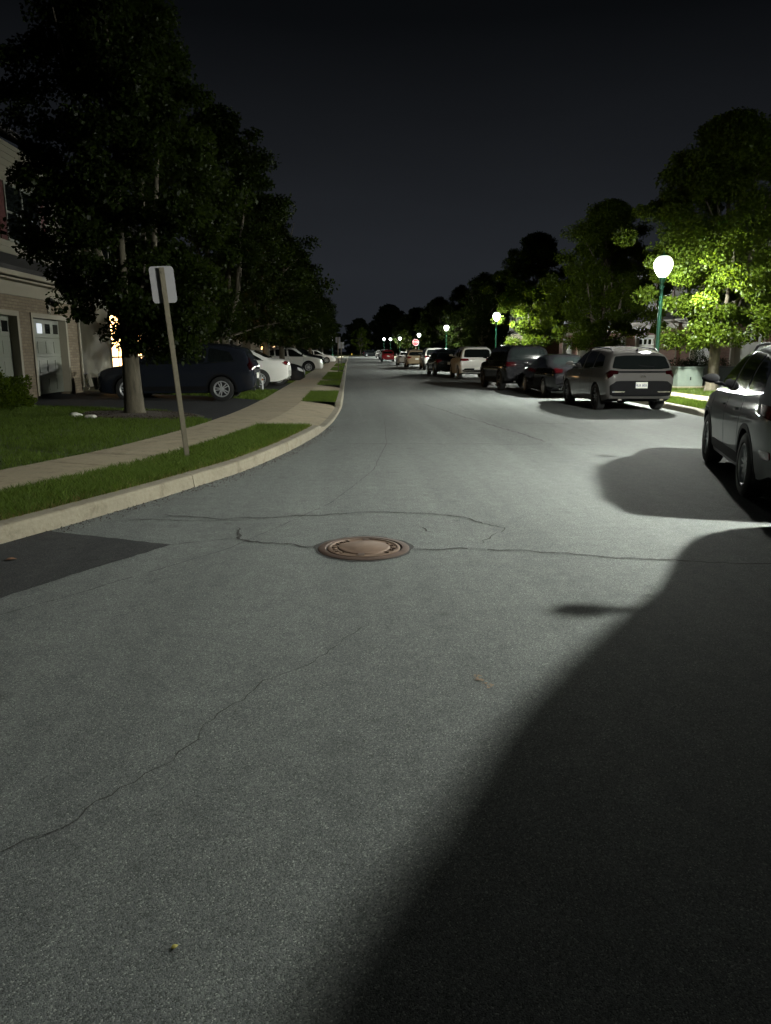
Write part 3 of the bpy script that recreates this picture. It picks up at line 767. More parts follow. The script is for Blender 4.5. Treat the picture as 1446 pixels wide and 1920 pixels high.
for k, (x, y, s, lb) in enumerate(FT):
    place(tF if k == 0 else copy_tree(tF), (x, y, 0), k*1.3, s, lb, 'tree', 'dark background trees beyond the street')
tE = make_tree('pear_tree', 81, 7.6, 2.9, 1.3, 90, 9000, .2, .14)
place(tE, (2.9, 214, .1), 0, 1, 'lone small tree on the grass at the street end', 'tree')

# ------------------------------------------------------------------ cars
def hermite(K):
    xs = np.array([k[0] for k in K], float); ys = np.array([k[1] for k in K], float)
    h = np.diff(xs); d = np.diff(ys)/h; m = np.zeros_like(ys)
    m[1:-1] = np.where(d[:-1]*d[1:] > 0, 2*d[:-1]*d[1:]/(d[:-1]+d[1:]+1e-12), 0); m[0] = d[0]; m[-1] = d[-1]
    def f(x):
        x = np.clip(x, xs[0], xs[-1]); i = np.clip(np.searchsorted(xs, x)-1, 0, len(h)-1); t = (x-xs[i])/h[i]
        return (2*t**3-3*t**2+1)*ys[i]+(t**3-2*t**2+t)*h[i]*m[i]+(-2*t**3+3*t**2)*ys[i+1]+(t**3-t**2)*h[i]*m[i+1]
    return f
SPECS = {
 'suv': dict(top=[(-2.3, .86), (-2.285, 1.0), (-2.22, 1.12), (-2.06, 1.45), (-1.99, 1.52), (-1.35, 1.64), (-.4, 1.69), (.25, 1.635), (.55, 1.53), (1.2, 1.1), (1.45, 1.05), (1.95, .96), (2.2, .84), (2.3, .64)],
             sh=[(-2.3, .8), (-2.24, 1.0), (-2.0, 1.07), (-.5, 1.02), (1.1, .99), (1.8, .9), (2.2, .76), (2.3, .58)],
             W=[(-2.3, .76), (-2.25, .84), (-2.1, .895), (-1.7, .925), (0, .93), (1.4, .925), (1.9, .88), (2.15, .78), (2.3, .56)],
             lo=[(-2.3, .44), (-2.2, .34), (-1.8, .25), (1.7, .22), (2.15, .24), (2.3, .34)], tum=.3, wx=(-1.36, 1.33), wr=.355, n=5.0,
             wins=[[(-1.74, 1.17), (-1.6, 1.42), (-1.02, 1.52), (-.97, 1.12)], [(-.9, 1.11), (-.94, 1.54), (-.18, 1.565), (-.1, 1.09)], [(.0, 1.085), (-.07, 1.565), (.28, 1.52), (.98, 1.1), (.9, 1.07)]],
             rear=[(-.76, 1.13), (-.66, 1.42), (-.4, 1.45), (.4, 1.45), (.66, 1.42), (.76, 1.13), (.5, 1.1), (-.5, 1.1)],
             front=[(-.68, 1.14), (-.55, 1.53), (.55, 1.53), (.68, 1.14)], rails=True),
 'boxy': dict(top=[(-2.42, .8), (-2.41, 1.05), (-2.34, 1.2), (-2.2, 1.7), (-2.12, 1.745), (-1.2, 1.79), (-.2, 1.79), (.35, 1.74), (.6, 1.63), (1.15, 1.2), (1.35, 1.16), (2.1, 1.08), (2.35, .98), (2.44, .74)],
             sh=[(-2.42, .78), (-2.37, 1.05), (-2.1, 1.12), (0, 1.1), (1.1, 1.08), (2.0, 1.0), (2.35, .88), (2.44, .66)],
             W=[(-2.42, .86), (-2.38, .91), (-2.25, .945), (-1.7, .96), (0, .965), (1.6, .96), (2.1, .92), (2.34, .82), (2.44, .66)],
             lo=[(-2.42, .48), (-2.3, .38), (-1.9, .29), (1.8, .26), (2.3, .28), (2.44, .36)], tum=.26, wx=(-1.46, 1.5), wr=.385, n=6.0,
             wins=[[(-2.0, 1.22), (-1.93, 1.58), (-1.25, 1.63), (-1.22, 1.2)], [(-1.12, 1.2), (-1.12, 1.64), (-.3, 1.66), (-.25, 1.18)], [(-.15, 1.175), (-.18, 1.66), (.3, 1.63), (.92, 1.2), (.85, 1.16)]],
             rear=[(-.74, 1.2), (-.68, 1.58), (-.55, 1.64), (.55, 1.64), (.68, 1.58), (.74, 1.2)],
             front=[(-.7, 1.25), (-.6, 1.63), (.6, 1.63), (.7, 1.25)], rails=True),
 'sedan': dict(top=[(-2.42, .72), (-2.41, .86), (-2.36, 1.0), (-2.15, 1.06), (-1.75, 1.1), (-1.05, 1.38), (-.75, 1.44), (-.1, 1.46), (.35, 1.42), (.6, 1.33), (1.25, .99), (1.45, .94), (2.0, .84), (2.3, .72), (2.42, .55)],
             sh=[(-2.42, .7), (-2.36, .9), (-2.1, .97), (-.5, .95), (1.1, .92), (1.9, .8), (2.3, .66), (2.42, .52)],
             W=[(-2.42, .74), (-2.38, .8), (-2.2, .86), (-1.7, .905), (0, .915), (1.4, .91), (1.95, .86), (2.25, .74), (2.42, .52)],
             lo=[(-2.42, .42), (-2.3, .32), (-1.9, .22), (1.7, .19), (2.25, .2), (2.42, .28)], tum=.36, wx=(-1.38, 1.42), wr=.33, n=4.2,
             wins=[[(-1.5, 1.03), (-1.05, 1.28), (-.8, 1.345), (-.78, 1.0)], [(-.72, .995), (-.74, 1.35), (-.12, 1.37), (-.05, .985)], [(.03, .98), (.0, 1.37), (.3, 1.345), (.98, 1.0), (.9, .97)]],
             rear=[(-.62, 1.11), (-.5, 1.35), (.5, 1.35), (.62, 1.11)],
             front=[(-.66, 1.04), (-.52, 1.36), (.52, 1.36), (.66, 1.04)], rails=False),
}
def chaikin(P, it=2, keep=.085):
    for _ in range(it):
        Q = []
        for a, b in zip(P, P[1:]+P[:1]):
            Q += [(a[0]*(1-keep)+b[0]*keep, a[1]*(1-keep)+b[1]*keep), (a[0]*keep+b[0]*(1-keep), a[1]*keep+b[1]*(1-keep))]
        P = Q
    return P
def ray_hit(bvh, side, a, b):
    if side in ('left', 'right'):
        s = 1 if side == 'left' else -1; o = Vector((a, 3*s, b)); d = Vector((0, -s, 0))
    else:
        s = 1 if side == 'front' else -1; o = Vector((4*s, a, b)); d = Vector((-s, 0, 0))
    h = bvh.ray_cast(o, d)
    if h[0] is None:
        g = Vector((a, s*.9, b)) if side in ('left', 'right') else Vector((s*2.3, a, b))
        h = bvh.find_nearest(g); n = h[1]
        return h[0], (n if n.dot(-d) > 0 else -n)
    n = h[1]
    return h[0], (n if n.dot(-d) > 0 else -n)
def conform(bvh, out, side, name, m, parent, off=.004, depth=.02, grid=.05, rounding=2):
    out = chaikin(list(out), rounding) if rounding else list(out)
    # subdivide long edges
    o2 = []
    for a, b in zip(out, out[1:]+out[:1]):
        n = max(1, int(math.hypot(b[0]-a[0], b[1]-a[1])/grid))
        o2 += [(a[0]+(b[0]-a[0])*k/n, a[1]+(b[1]-a[1])*k/n) for k in range(n)]
    out = o2; vs = [Vector(p) for p in out]; n = len(vs)
    xs = [p[0] for p in out]; ys = [p[1] for p in out]
    y = min(ys)+grid*.5
    while y < max(ys):
        x = min(xs)+grid*.5
        while x < max(xs):
            if inside(out, x, y): vs.append(Vector((x, y)))
            x += grid
        y += grid
    V, _, F, *_r = delaunay_2d_cdt(vs, [(i, (i+1) % n) for i in range(n)], [list(range(n))], 1, 1e-5)
    bm = bmesh.new(); bv = []
    for v in V:
        p, nn = ray_hit(bvh, side, v.x, v.y); bv.append(bm.verts.new(p+nn*off))
    for f in F:
        try: bm.faces.new([bv[i] for i in f])
        except ValueError: pass
    ax = {'left': Vector((0, 1, 0)), 'right': Vector((0, -1, 0)), 'front': Vector((1, 0, 0)), 'rear': Vector((-1, 0, 0))}[side]
    for f in bm.faces:
        f.normal_update()
        if f.normal.dot(ax) < 0: f.normal_flip()
    be = [e for e in bm.edges if e.is_boundary]
    r = bmesh.ops.extrude_edge_only(bm, edges=be)
    for v in r['geom']:
        if isinstance(v, bmesh.types.BMVert): v.co -= ax*depth
    return finish(bm, name, m, parent, True, 40)
def bar_outline(pts, w):
    P = np.array(pts, float); T = np.gradient(P, axis=0); T /= np.linalg.norm(T, axis=1)[:, None]; N = np.stack([-T[:, 1], T[:, 0]], 1)*w/2
    return [tuple(p) for p in P+N]+[tuple(p) for p in (P-N)[::-1]]
def arc(cx, cz, r, a0, a1, n=16): return [(cx+r*math.cos(a0+(a1-a0)*k/n), cz+r*math.sin(a0+(a1-a0)*k/n)) for k in range(n+1)]
def make_wheel(parent, x, y, wr, side, alloy, spokes, name='wheel'):
    Mx = Matrix.Translation((x, y, wr)) @ Matrix.Rotation(R(-90*side), 4, 'X')   # local z -> outward
    rr = wr*.66
    bm = bmesh.new(); lathe(bm, [(rr-.005, -.1), (wr*.9, -.11), (wr*.985, -.09), (wr, -.05), (wr, .05), (wr*.985, .09), (wr*.9, .112), (rr+.01, .112), (rr-.005, .095), (rr-.005, -.1)], 36, Mx, False)
    bm.normal_update(); bmesh.ops.recalc_face_normals(bm, faces=bm.faces)
    t = finish(bm, name, M['rubber'], parent, True, 40)
    bm = bmesh.new(); lathe(bm, [(rr, .1), (rr-.012, .108), (rr-.03, .095), (rr-.035, .03)], 36, Mx, False)
    lathe(bm, [(.001, .09), (.03, .09), (.055, .082), (.06, .05)], 20, Mx, False)
    for k in range(spokes):
        a = 2*math.pi*k/spokes
        for da in (-.16, .16):
            A = Mx @ Matrix.Rotation(a, 4, 'Z'); pts = []
            p = [(.04, -.016+da*.1), (.04, .016+da*.1), (rr-.02, da*rr*1.1+.012), (rr-.02, da*rr*1.1-.012)]
            up = [bm.verts.new(A @ Vector((q[0], q[1], .085))) for q in p]; dn = [bm.verts.new(A @ Vector((q[0], q[1], .05))) for q in p]
            bm.faces.new(up)
            for i in range(4): bm.faces.new((up[i], up[(i+1) % 4], dn[(i+1) % 4], dn[i]))
    bmesh.ops.recalc_face_normals(bm, faces=bm.faces)
    finish(bm, 'rim', alloy, t, True, 30)
    bm = bmesh.new(); lathe(bm, [(.001, .012), (rr-.006, .012), (rr-.006, -.05), (.001, -.05)], 24, Mx, False)
    finish(bm, 'brake_disc', M['alloy_dark'], t, True, 30)
def make_car(name, kind, pmat, alloy=None, spokes=5, tail=None, cladding=False, plate=None, plate_z=.8, extras=None, lower_black=0, lens='lens_red'):
    S = SPECS[kind]; ft, fs, fW, fl = hermite(S['top']), hermite(S['sh']), hermite(S['W']), hermite(S['lo'])
    x0, x1 = S['top'][0][0], S['top'][-1][0]
    xs = sorted(set([round(x, 4) for x in np.linspace(x0, x1, 70)]+[k[0] for k in S['top']]+[x0+.008, x0+.02, x0+.035, x0+.06, x0+.09, x1-.01, x1-.03, x1-.06]))
    verts = []; nring = None
    for x in xs:
        W, zs, zt, z0 = float(fW(x)), float(fs(x)), float(ft(x)), float(fl(x)); zt = max(zt, zs+.03)
        pts = [(0, z0), (W*.6, z0), (W*.88, z0)]
        for k in range(11):
            t = k/10; z = z0+.02+(zs-z0-.02)*t
            y = W*(.94+.06*(1-(2*t-1.1)**2))
            y += .010*math.exp(-((t-.78)/.06)**2)-.012*math.exp(-((t-.42)/.16)**2)
            pts.append((y, z))
        a0 = pts[-1][0]; b = zt-zs; e = 2/S['n'] if b > .25 else 2/3.2
        if .12 < b <= .25: e = 2/3.2+(2/S['n']-2/3.2)*(b-.12)/.13
        for k in range(1, 15):
            th = math.pi/2*k/14; sz = math.sin(th)**e; cy = math.cos(th)**e if k < 14 else 0
            z = zs+b*sz; pts.append(((a0-S['tum']*(z-zs))*cy, z+(.018*(1-(cy)**2) if b > .25 else 0)*0))
        ring = [(x, y, z) for y, z in pts]+[(x, -y, z) for y, z in pts[-2:0:-1]]
        nring = len(ring); verts.append(ring)
    bm = bmesh.new(); RG = [[bm.verts.new(p) for p in r] for r in verts]
    for A, B in zip(RG, RG[1:]):
        for k in range(nring): bm.faces.new((A[k], A[(k+1) % nring], B[(k+1) % nring], B[k]))
    for r_, fl_ in ((RG[0], 1), (RG[-1], 0)):
        c = sum((v.co for v in r_), Vector())/nring; cv = bm.verts.new(c)
        for k in range(nring): bm.faces.new((r_[k], r_[(k+1) % nring], cv))
    bmesh.ops.recalc_face_normals(bm, faces=bm.faces)
    bvh = BVHTree.FromBMesh(bm)
    tmp = finish(bm, 'shell', [pmat, M['black']])
    cut = bmesh.new(); wr = S['wr']
    for wx in S['wx']:
        for s in (1, -1):
            Mx = Matrix.Translation((wx, s*.86, wr)) @ Matrix.Rotation(R(90), 4, 'X')
            lathe(cut, [(wr+.045, -.34), (wr+.045, .34)], 40, Mx)
    bmesh.ops.recalc_face_normals(cut, faces=cut.faces)
    cu = finish(cut, 'cutter', M['black'])
    md = tmp.modifiers.new('b', 'BOOLEAN'); md.operation = 'DIFFERENCE'; md.object = cu; md.solver = 'EXACT'
    dg = bpy.context.evaluated_depsgraph_get(); me = bpy.data.meshes.new_from_object(tmp.evaluated_get(dg))
    bpy.data.objects.remove(tmp); bpy.data.objects.remove(cu)
    me.materials.clear(); me.materials.append(pmat); me.materials.append(M['black'])
    for p in me.polygons:
        c = p.center; p.use_smooth = True; p.material_index = 0
        for wx in S['wx']:
            if math.hypot(c.x-wx, c.z-wr) < wr+.05 and abs(c.y) < .99 and (abs(c.y) < .6 or abs(math.hypot(c.x-wx, c.z-wr)-wr-.045) < .012 and abs(p.normal.y) < .5): p.material_index = 1
        if c.z < .34 and abs(p.normal.z) > .7: p.material_index = 1
    me.set_sharp_from_angle(angle=R(32)); me.name = 'body'
    root = empty(name); body = link(bpy.data.objects.new('body', me), root)
    G = M['glass']
    for sd in ('left', 'right'):
        # black window surround then the panes
        allp = [p for w_ in S['wins'] for p in w_]
        for w_ in S['wins']: conform(bvh, w_, sd, 'side_window', G, root, .005, .012)
        w0, w1_, w2 = S['wins']
        seams = [[((w1_[3][0]+w2[0][0])/2, w2[0][1]-.02), ((w1_[3][0]+w2[0][0])/2+.03, .7), ((w1_[3][0]+w2[0][0])/2+.02, .36)],
                 [((w0[3][0]+w1_[0][0])/2, w1_[0][1]-.02), ((w0[3][0]+w1_[0][0])/2-.05, .85), ((w0[3][0]+w1_[0][0])/2+.05, .55), ((w0[3][0]+w1_[0][0])/2+.12, .36)],
                 [(w2[3][0]+.04, w2[3][1]-.1), (w2[3][0]+.0, .75), (w2[3][0]-.1, .36)]]
        for sm in seams: conform(bvh, bar_outline(sm, .009), sd, 'door_seam', M['black'], root, .0015, .002, .06, 0)
        for hx in (w1_[0][0]+.08, w2[0][0]+.06):
            conform(bvh, [(hx, w1_[3][1]-.16), (hx+.19, w1_[3][1]-.165), (hx+.19, w1_[3][1]-.19), (hx, w1_[3][1]-.185)], sd, 'door_handle', M['chrome'] if cladding == 2 else pmat, root, .028, .03, .03, 1)
        conform(bvh, bar_outline([(w0[0][0]-.02, w0[0][1]-.018), (w1_[0][0], w1_[0][1]-.018), (w2[4][0]+.12, w2[4][1]-.012)], .018), sd, 'window_trim', M['chrome'], root, .006, .006, .06, 0)
        for wx in S['wx']:
            if cladding:
                o = arc(wx, wr, wr+.042, R(-18), R(198))+arc(wx, wr, wr+.1, R(198), R(-18))
                conform(bvh, o, sd, 'arch_trim', M['black'], root, .006, .03, .05, 0)
        zc = .30 if kind != 'sedan' else .25
        if cladding: conform(bvh, [(S['wx'][0]+wr+.1, zc), (S['wx'][0]+wr+.1, zc+.14), (S['wx'][1]-wr-.1, zc+.13), (S['wx'][1]-wr-.1, zc)], sd, 'sill_trim', M['black'], root, .006, .03, .08, 1)
        sgn = 1 if sd == 'left' else -1
        for wx in S['wx']: make_wheel(root, wx, sgn*(float(fW(wx))-.125), wr, sgn, alloy or M['alloy'], spokes)
        # mirror: housing on a short arm
        mz = w2[3][1]+.06; mxp = w2[3][0]-.12; yb = float(fW(mxp))*.93
        bm = bmesh.new(); bmesh.ops.create_icosphere(bm, subdivisions=3, radius=1)
        for v in bm.verts:
            q = v.co; f = 1 if q.x > 0 else .35
            v.co = Vector((mxp+.04+q.x*.09*f, sgn*(yb+.115+q.y*.115), mz+.05+q.z*.062*(1-.18*q.y*sgn)))
        tube(bm, [(mxp+.05, sgn*(yb-.06), mz-.03), (mxp+.05, sgn*(yb+.06), mz+.0)], [.028, .026], 8)
        finish(bm, 'side_mirror', pmat if not extras or 'blackmirror' not in extras else M['black'], root, True, 50)
    conform(bvh, S['rear'], 'rear', 'rear_window', G, root, .005, .012)
    conform(bvh, S['front'], 'front', 'windshield', G, root, .005, .012)
    # front end
    zf = float(fs(x1-.12))
    for s in (1, -1):
        conform(bvh, [(s*.42, zf-.05), (s*.66, zf+.02), (s*.74, zf+.06), (s*.74, zf-.07), (s*.6, zf-.12), (s*.45, zf-.11)], 'front', 'headlight', M['lens_white'], root, .008, .03, .04, 1)
    conform(bvh, [(-.4, zf-.04), (.4, zf-.04), (.34, zf-.26), (-.34, zf-.26)], 'front', 'grille', M['black'], root, .008, .02, .05, 1)
    # rear end
    for s in (1, -1):
        tl = tail or [(.5, .92), (.5, 1.0), (.78, 1.03), (.84, .95), (.8, .82), (.66, .85)]
        conform(bvh, [(s*a, b) for a, b in tl], 'rear', 'tail_light', M[lens], root, .012, .04, .03, 1)
        if extras and 'wraplamp' in extras:
            sd = 'left' if s > 0 else 'right'
            conform(bvh, [(-2.24, .9), (-2.2, 1.04), (-1.84, 1.05), (-1.95, .95)], sd, 'tail_light', M[lens], root, .008, .02, .03, 1)
            conform(bvh, [(-2.22, .52), (-2.22, .6), (-2.02, .6), (-2.06, .52)], sd, 'bumper_reflector', M[lens], root, .012, .02, .03, 1)
    if lower_black:
        conform(bvh, [(-.82, lower_black-.1), (-.66, lower_black+.02), (.66, lower_black+.02), (.82, lower_black-.1), (.8, .46), (.72, .42), (-.72, .42), (-.8, .46)], 'rear', 'rear_bumper_trim', M['black'], root, .008, .03, .05, 1)
        for s in (1, -1): conform(bvh, [(s*.42, lower_black-.245), (s*.76, lower_black-.24), (s*.75, lower_black-.28), (s*.45, lower_black-.275)], 'rear', 'bumper_reflector', M['chrome'], root, .016, .02, .04, 1)
    p, nn = ray_hit(bvh, 'rear', 0, plate_z)
    px_ = min(p.x, x0)-.012
    bm = bmesh.new(); box(bm, px_-.008, px_+.03, -.155, .155, plate_z-.078, plate_z+.078, .004)
    pl = finish(bm, 'number_plate', M['plate_white'], root)
    if plate:
        me = text_mesh(plate, .085); o = link(bpy.data.objects.new('plate_lettering', me), pl); me.materials.append(M['plate_blue'])
        me.transform(Matrix.Translation((px_-.010, 0, plate_z-.01)) @ Matrix.Rotation(R(-90), 4, 'Z') @ Matrix.Rotation(R(90), 4, 'X'))
    for s in (1, -1):
        bm = bmesh.new(); zl_ = float(fl(x0+.1)); box(bm, x0+.0, x0+.25, s*.55-.05, s*.55+.05, zl_-.04, zl_+.02, .01); finish(bm, 'exhaust_tip', M['chrome'], root)
    if S['rails']:
        for s in (1, -1):
            pts = []
            for x in np.linspace(S['top'][4][0]+.25, .2, 12):
                y = s*.6; h = bvh.ray_cast(Vector((x, y, 3)), Vector((0, 0, -1)))[0]
                up = .045 if .04 < (x-S['top'][4][0]-.25) and x < .16 else -.01
                pts.append((x, y, h.z+up))
            bm = bmesh.new(); tube(bm, pts, .017, 8); finish(bm, 'roof_rail', M['black'] if cladding != 2 else M['chrome'], root, True, 60)
        xa = S['top'][4][0]+.15; h = bvh.ray_cast(Vector((xa, 0, 3)), Vector((0, 0, -1)))[0]
        bm = bmesh.new(); tube(bm, [(xa+.1, 0, h.z-.01), (xa+.02, 0, h.z+.035), (xa-.04, 0, h.z+.065), (xa-.05, 0, h.z-.0)], [.03, .022, .008, .006], 8); finish(bm, 'antenna_fin', M['black'], root, True, 60)
    # spoiler / high brake light and wiper
    zr = S['rear'][0][1]+.03
    conform(bvh, bar_outline([(-.32, zr), (.0, zr+.02), (.06, zr+.03)], .02), 'rear', 'wiper', M['black'], root, .02, .012, .05, 0)
    root['_x0'] = x0
    return root, bvh
PA = {'silver': paint('silver_paint', (.105, .1, .097), .0), 'pale': paint('pale_paint', (.42, .41, .39), 0), 'grey': paint('grey_paint', (.25, .255, .265), .0), 'navy': paint('dark_blue_paint', (.012, .0145, .021), .0),
      'black': paint('black_paint', (.006, .006, .007), .0), 'white': paint('white_paint', (.7, .69, .66)), 'red': paint('red_paint', (.35, .02, .025)), 'gold': paint('beige_paint', (.3, .23, .15), .0), 'green': paint('dark_green_paint', (.012, .016, .017), .0)}
kia_tail = [(.62, .98), (.62, 1.06), (.8, 1.08), (.87, 1.0), (.86, .86), (.8, .9), (.74, .97)]
kia, bvk = make_car('parked_suv', 'suv', PA['silver'], M['alloy_dark'], 5, kia_tail, False, 'MLR 8051', .70, None, .79)
# dark band joining the tail lights, small emblem
conform(bvk, [(-.64, 1.01), (-.62, 1.055), (.62, 1.055), (.64, 1.01)], 'rear', 'tail_light_band', M['black'], kia, .01, .02, .05, 1)
emb = bmesh.new()
for q in ([(-.075, .9), (-.075, .945)], [(-.072, .92), (-.045, .945)], [(-.06, .93), (-.04, .9)], [(-.02, .9), (-.005, .945)], [(-.005, .945), (.012, .9)], [(.035, .9), (.035, .945)]):
    tube(emb, [(-2.315, y, z) for y, z in q], .006, 6)
finish(emb, 'emblem', M['chrome'], kia)
def set_car(o, x, y, heading, label, cat, group=None, z=0.0, pm=None, names=('body', 'side_mirror', 'door_handle')):
    """heading: degrees clockwise from +Y for the nose"""
    o.location = (x, y, z); o.rotation_euler = (0, 0, R(90-heading))
    if pm:
        for c in o.children:
            if c.name.split('.')[0] in names and c.material_slots and c.material_slots[0].material.name.endswith('_paint'):
                c.material_slots[0].link = 'OBJECT'; c.material_slots[0].material = pm
                if len(c.material_slots) > 1: c.material_slots[1].link = 'OBJECT'; c.material_slots[1].material = M['black']
    return tag(o, label, cat, group)
GC = 'cars parked along the right kerb'
set_car(kia, 7.52, 21.55, 0, 'silver suv with dark lower bumper and white number plate under big lamp', 'suv', GC)
near, _ = make_car('parked_suv', 'suv', PA['grey'], M['alloy'], 6, None, 1, None, .8, ('blackmirror', 'wraplamp'), 0, 'lens_red_lit')
NH = 17.5
set_car(near, 5.57, 8.97, NH, 'grey suv nearest the camera, cut off by the right edge', 'suv', GC)
sedan, _ = make_car('parked_sedan', 'sedan', PA['black'], M['alloy'], 7, [(.5, .86), (.5, .97), (.74, .99), (.82, .93), (.8, .84)], False, None, .72)
set_car(sedan, 7.55, 27.35, 0, 'black sedan parked between the silver suv and black suv', 'car', GC)
boxy, bvb = make_car('parked_suv', 'boxy', PA['black'], M['alloy_dark'], 5, [(.5, .98), (.52, 1.12), (.86, 1.14), (.93, 1.06), (.92, .98), (.7, .97)], 1, 'KDL 2174', .86)
set_car(boxy, 6.85, 31.9, -3, 'black boxy suv with pale number plate, ahead of the sedan', 'suv', GC)
third = set_car(copy_tree(boxy), 3.92, 4.15, 25.5, 'dark suv behind the near grey one, its shadow fills the lower right', 'suv', GC); third.scale = (1, 1, 1.05)
dur, _ = make_car('parked_suv', 'boxy', PA['white'], M['alloy'], 5, [(.44, 1.03), (.5, 1.13), (.86, 1.15), (.93, 1.08), (.92, 1.02), (.6, 1.0)], False, None, .62, None, .6, 'lens_red_lit')
set_car(dur, 6.95, 43.9, 0, 'white boxy suv with dark rear glass and red tail lights', 'suv', GC)
dk = set_car(copy_tree(near), 6.15, 49.8, -2, 'dark suv just left of the white boxy suv', 'suv', GC, 0, PA['green'])
set_car(copy_tree(dur), 6.95, 64.4, 0, 'white roofed suv two cars beyond the white boxy one', 'suv', GC, 0, PA['pale'])
set_car(copy_tree(near), 6.2, 73.2, 0, 'beige suv left of the white roofed one, under the stop sign', 'suv', GC, 0, PA['gold'])
set_car(copy_tree(sedan), 6.0, 83.5, 0, 'pale silver sedan left of the beige suv', 'car', GC, 0, PA['pale'])
redc = set_car(copy_tree(near), 5.35, 110.5, 0, 'red suv far down the right side', 'suv', GC, 0, PA['red'])
set_car(copy_tree(dur), 6.2, 140, 0, 'silver suv beyond the red one, larger of the far pale pair', 'suv', GC, 0, PA['pale'])
set_car(copy_tree(kia), 6.4, 166, 0, 'white suv behind the far silver one, smallest of the pale pair', 'suv', GC, 0, PA['white'])
set_car(copy_tree(near), 5.3, 192, 80, 'dark car crossing at the far end of the street', 'suv', GC, 0, PA['green'])
GD = 'cars parked in the left driveways'
crv, _ = make_car('parked_suv', 'suv', PA['navy'], M['alloy'], 5, [(.62, .9), (.66, 1.24), (.74, 1.24), (.84, 1.04), (.86, .88)], 1, None, .72)
crv.scale = (.95, .95, .95); set_car(crv, -4.85, 21.9, -90, 'dark blue suv with bright alloy wheels in the nearest driveway', 'suv', GD, .2)
white_sedan = set_car(copy_tree(sedan), -4.75, 29.3, -90, 'white sedan with red tail lamp behind the dark blue suv', 'car', GD, .2, PA['white'])
set_car(copy_tree(sedan), -4.35, 32.0, 90, 'low dark car beside the white sedan, nose to the sidewalk', 'car', GD, .18, PA['black'])
for c in white_sedan.children:
    if c.name.startswith('tail_light'): c.material_slots[0].link = 'OBJECT'; c.material_slots[0].material = M['lens_red_lit']
qx = set_car(copy_tree(near), -4.2, 53.2, 90, 'white suv facing the street in a left driveway', 'suv', GD, .1, PA['white'])
set_car(copy_tree(near), -4.6, 68.2, 90, 'dark suv peeking out behind the white one', 'suv', GD, .15, PA['black'])
set_car(copy_tree(sedan), -4.1, 87.2, 90, 'far white car shining in the lamp light at left', 'car', GD, .15, PA['white'])
set_car(copy_tree(sedan), -6.8, 68.5, -90, 'red car roof showing under warm porch light', 'car', GD, .2, PA['red'])

# ------------------------------------------------------------------ signs
def back_sign(x, y, z, h, pw, ph, lean, face, label):
    r = empty('road_sign', (x, y, z)); r.rotation_euler = (lean[0], lean[1], 0)
    bm = bmesh.new()      # u-channel post, open side away from camera
    a = R(face); Mx = Matrix.Rotation(a, 4, 'Z')
    box(bm, -.026, .026, -.036, -.03, -.3, h, 0, Mx); box(bm, -.032, -.026, -.034, 0, -.3, h, 0, Mx); box(bm, .026, .032, -.034, 0, -.3, h, 0, Mx)
    finish(bm, 'post', M['galv'], r)
    bm = bmesh.new(); o = []
    rr_ = .045
    for cx, cz, a0 in ((pw/2-rr_, h-rr_+.02, 0), (-pw/2+rr_, h-rr_+.02, 90), (-pw/2+rr_, h-ph+rr_+.02, 180), (pw/2-rr_, h-ph+rr_+.02, 270)):
        o += [(cx+rr_*math.cos(R(a0+15*k)), cz+rr_*math.sin(R(a0+15*k))) for k in range(7)]
    A = [bm.verts.new(Mx @ Vector((p[0], .002, p[1]))) for p in o]; B = [bm.verts.new(Mx @ Vector((p[0], .005, p[1]))) for p in o]
    bm.faces.new(A); bm.faces.new(B[::-1])
    for k in range(len(o)): bm.faces.new((A[k], A[(k+1) % len(o)], B[(k+1) % len(o)], B[k]))
    bmesh.ops.recalc_face_normals(bm, faces=bm.faces)
    pl = finish(bm, 'sign_plate', M['plate_back'], r)
    bm = bmesh.new()
    for zz in (h-.06, h-ph+.1): 
        box(bm, -.012, .012, -.044, -.034, zz-.012, zz+.012, 0, Mx)
    finish(bm, 'bolt', M['galv'], pl)
    tag(r, label, 'road sign', 'signs seen from behind on the left verge')
back_sign(-2.23, 10.2, .13, 2.5, .31, .46, (0, R(-4.6)), 24, 'leaning sign post with blank metal plate seen from behind, nearest')
back_sign(-.82, 51.5, .13, 2.3, .32, .36, (0, 0), 8, 'darker small sign seen from behind, left one of the far pair')
back_sign(-.85, 72, .13, 2.2, .55, .6, (0, 0), 4, 'paler wider sign seen from behind, right one of the far pair')
st = empty('stop_sign', (7.75, 90.5, .14)); tag(st, 'red octagonal stop sign facing the camera far down the right kerb', 'stop sign')
bm = bmesh.new(); box(bm, -.03, .03, .01, .05, -.2, 2.7); finish(bm, 'post', M['galv'], st)
def octa(rad, y0, y1, m, nm, par):
    bm = bmesh.new(); o = [(rad*math.cos(R(22.5+45*k)), 2.37+rad*math.sin(R(22.5+45*k))) for k in range(8)]
    A = [bm.verts.new((p[0], y0, p[1])) for p in o]; B = [bm.verts.new((p[0], y1, p[1])) for p in o]
    bm.faces.new(A); bm.faces.new(B[::-1])
    for k in range(8): bm.faces.new((A[k], A[(k+1) % 8], B[(k+1) % 8], B[k]))
    bmesh.ops.recalc_face_normals(bm, faces=bm.faces)
    return finish(bm, nm, m, par)
pl = octa(.41, -.003, .003, M['sign_white'], 'sign_plate', st); octa(.385, -.006, -.0035, M['stop_red'], 'red_face', pl)
me = text_mesh('STOP', .3, .003); me.materials.append(M['sign_white']); me.transform(Matrix.Translation((0, -.009, 2.37)) @ Matrix.Rotation(R(90), 4, 'X'))
link(bpy.data.objects.new('lettering', me), pl)

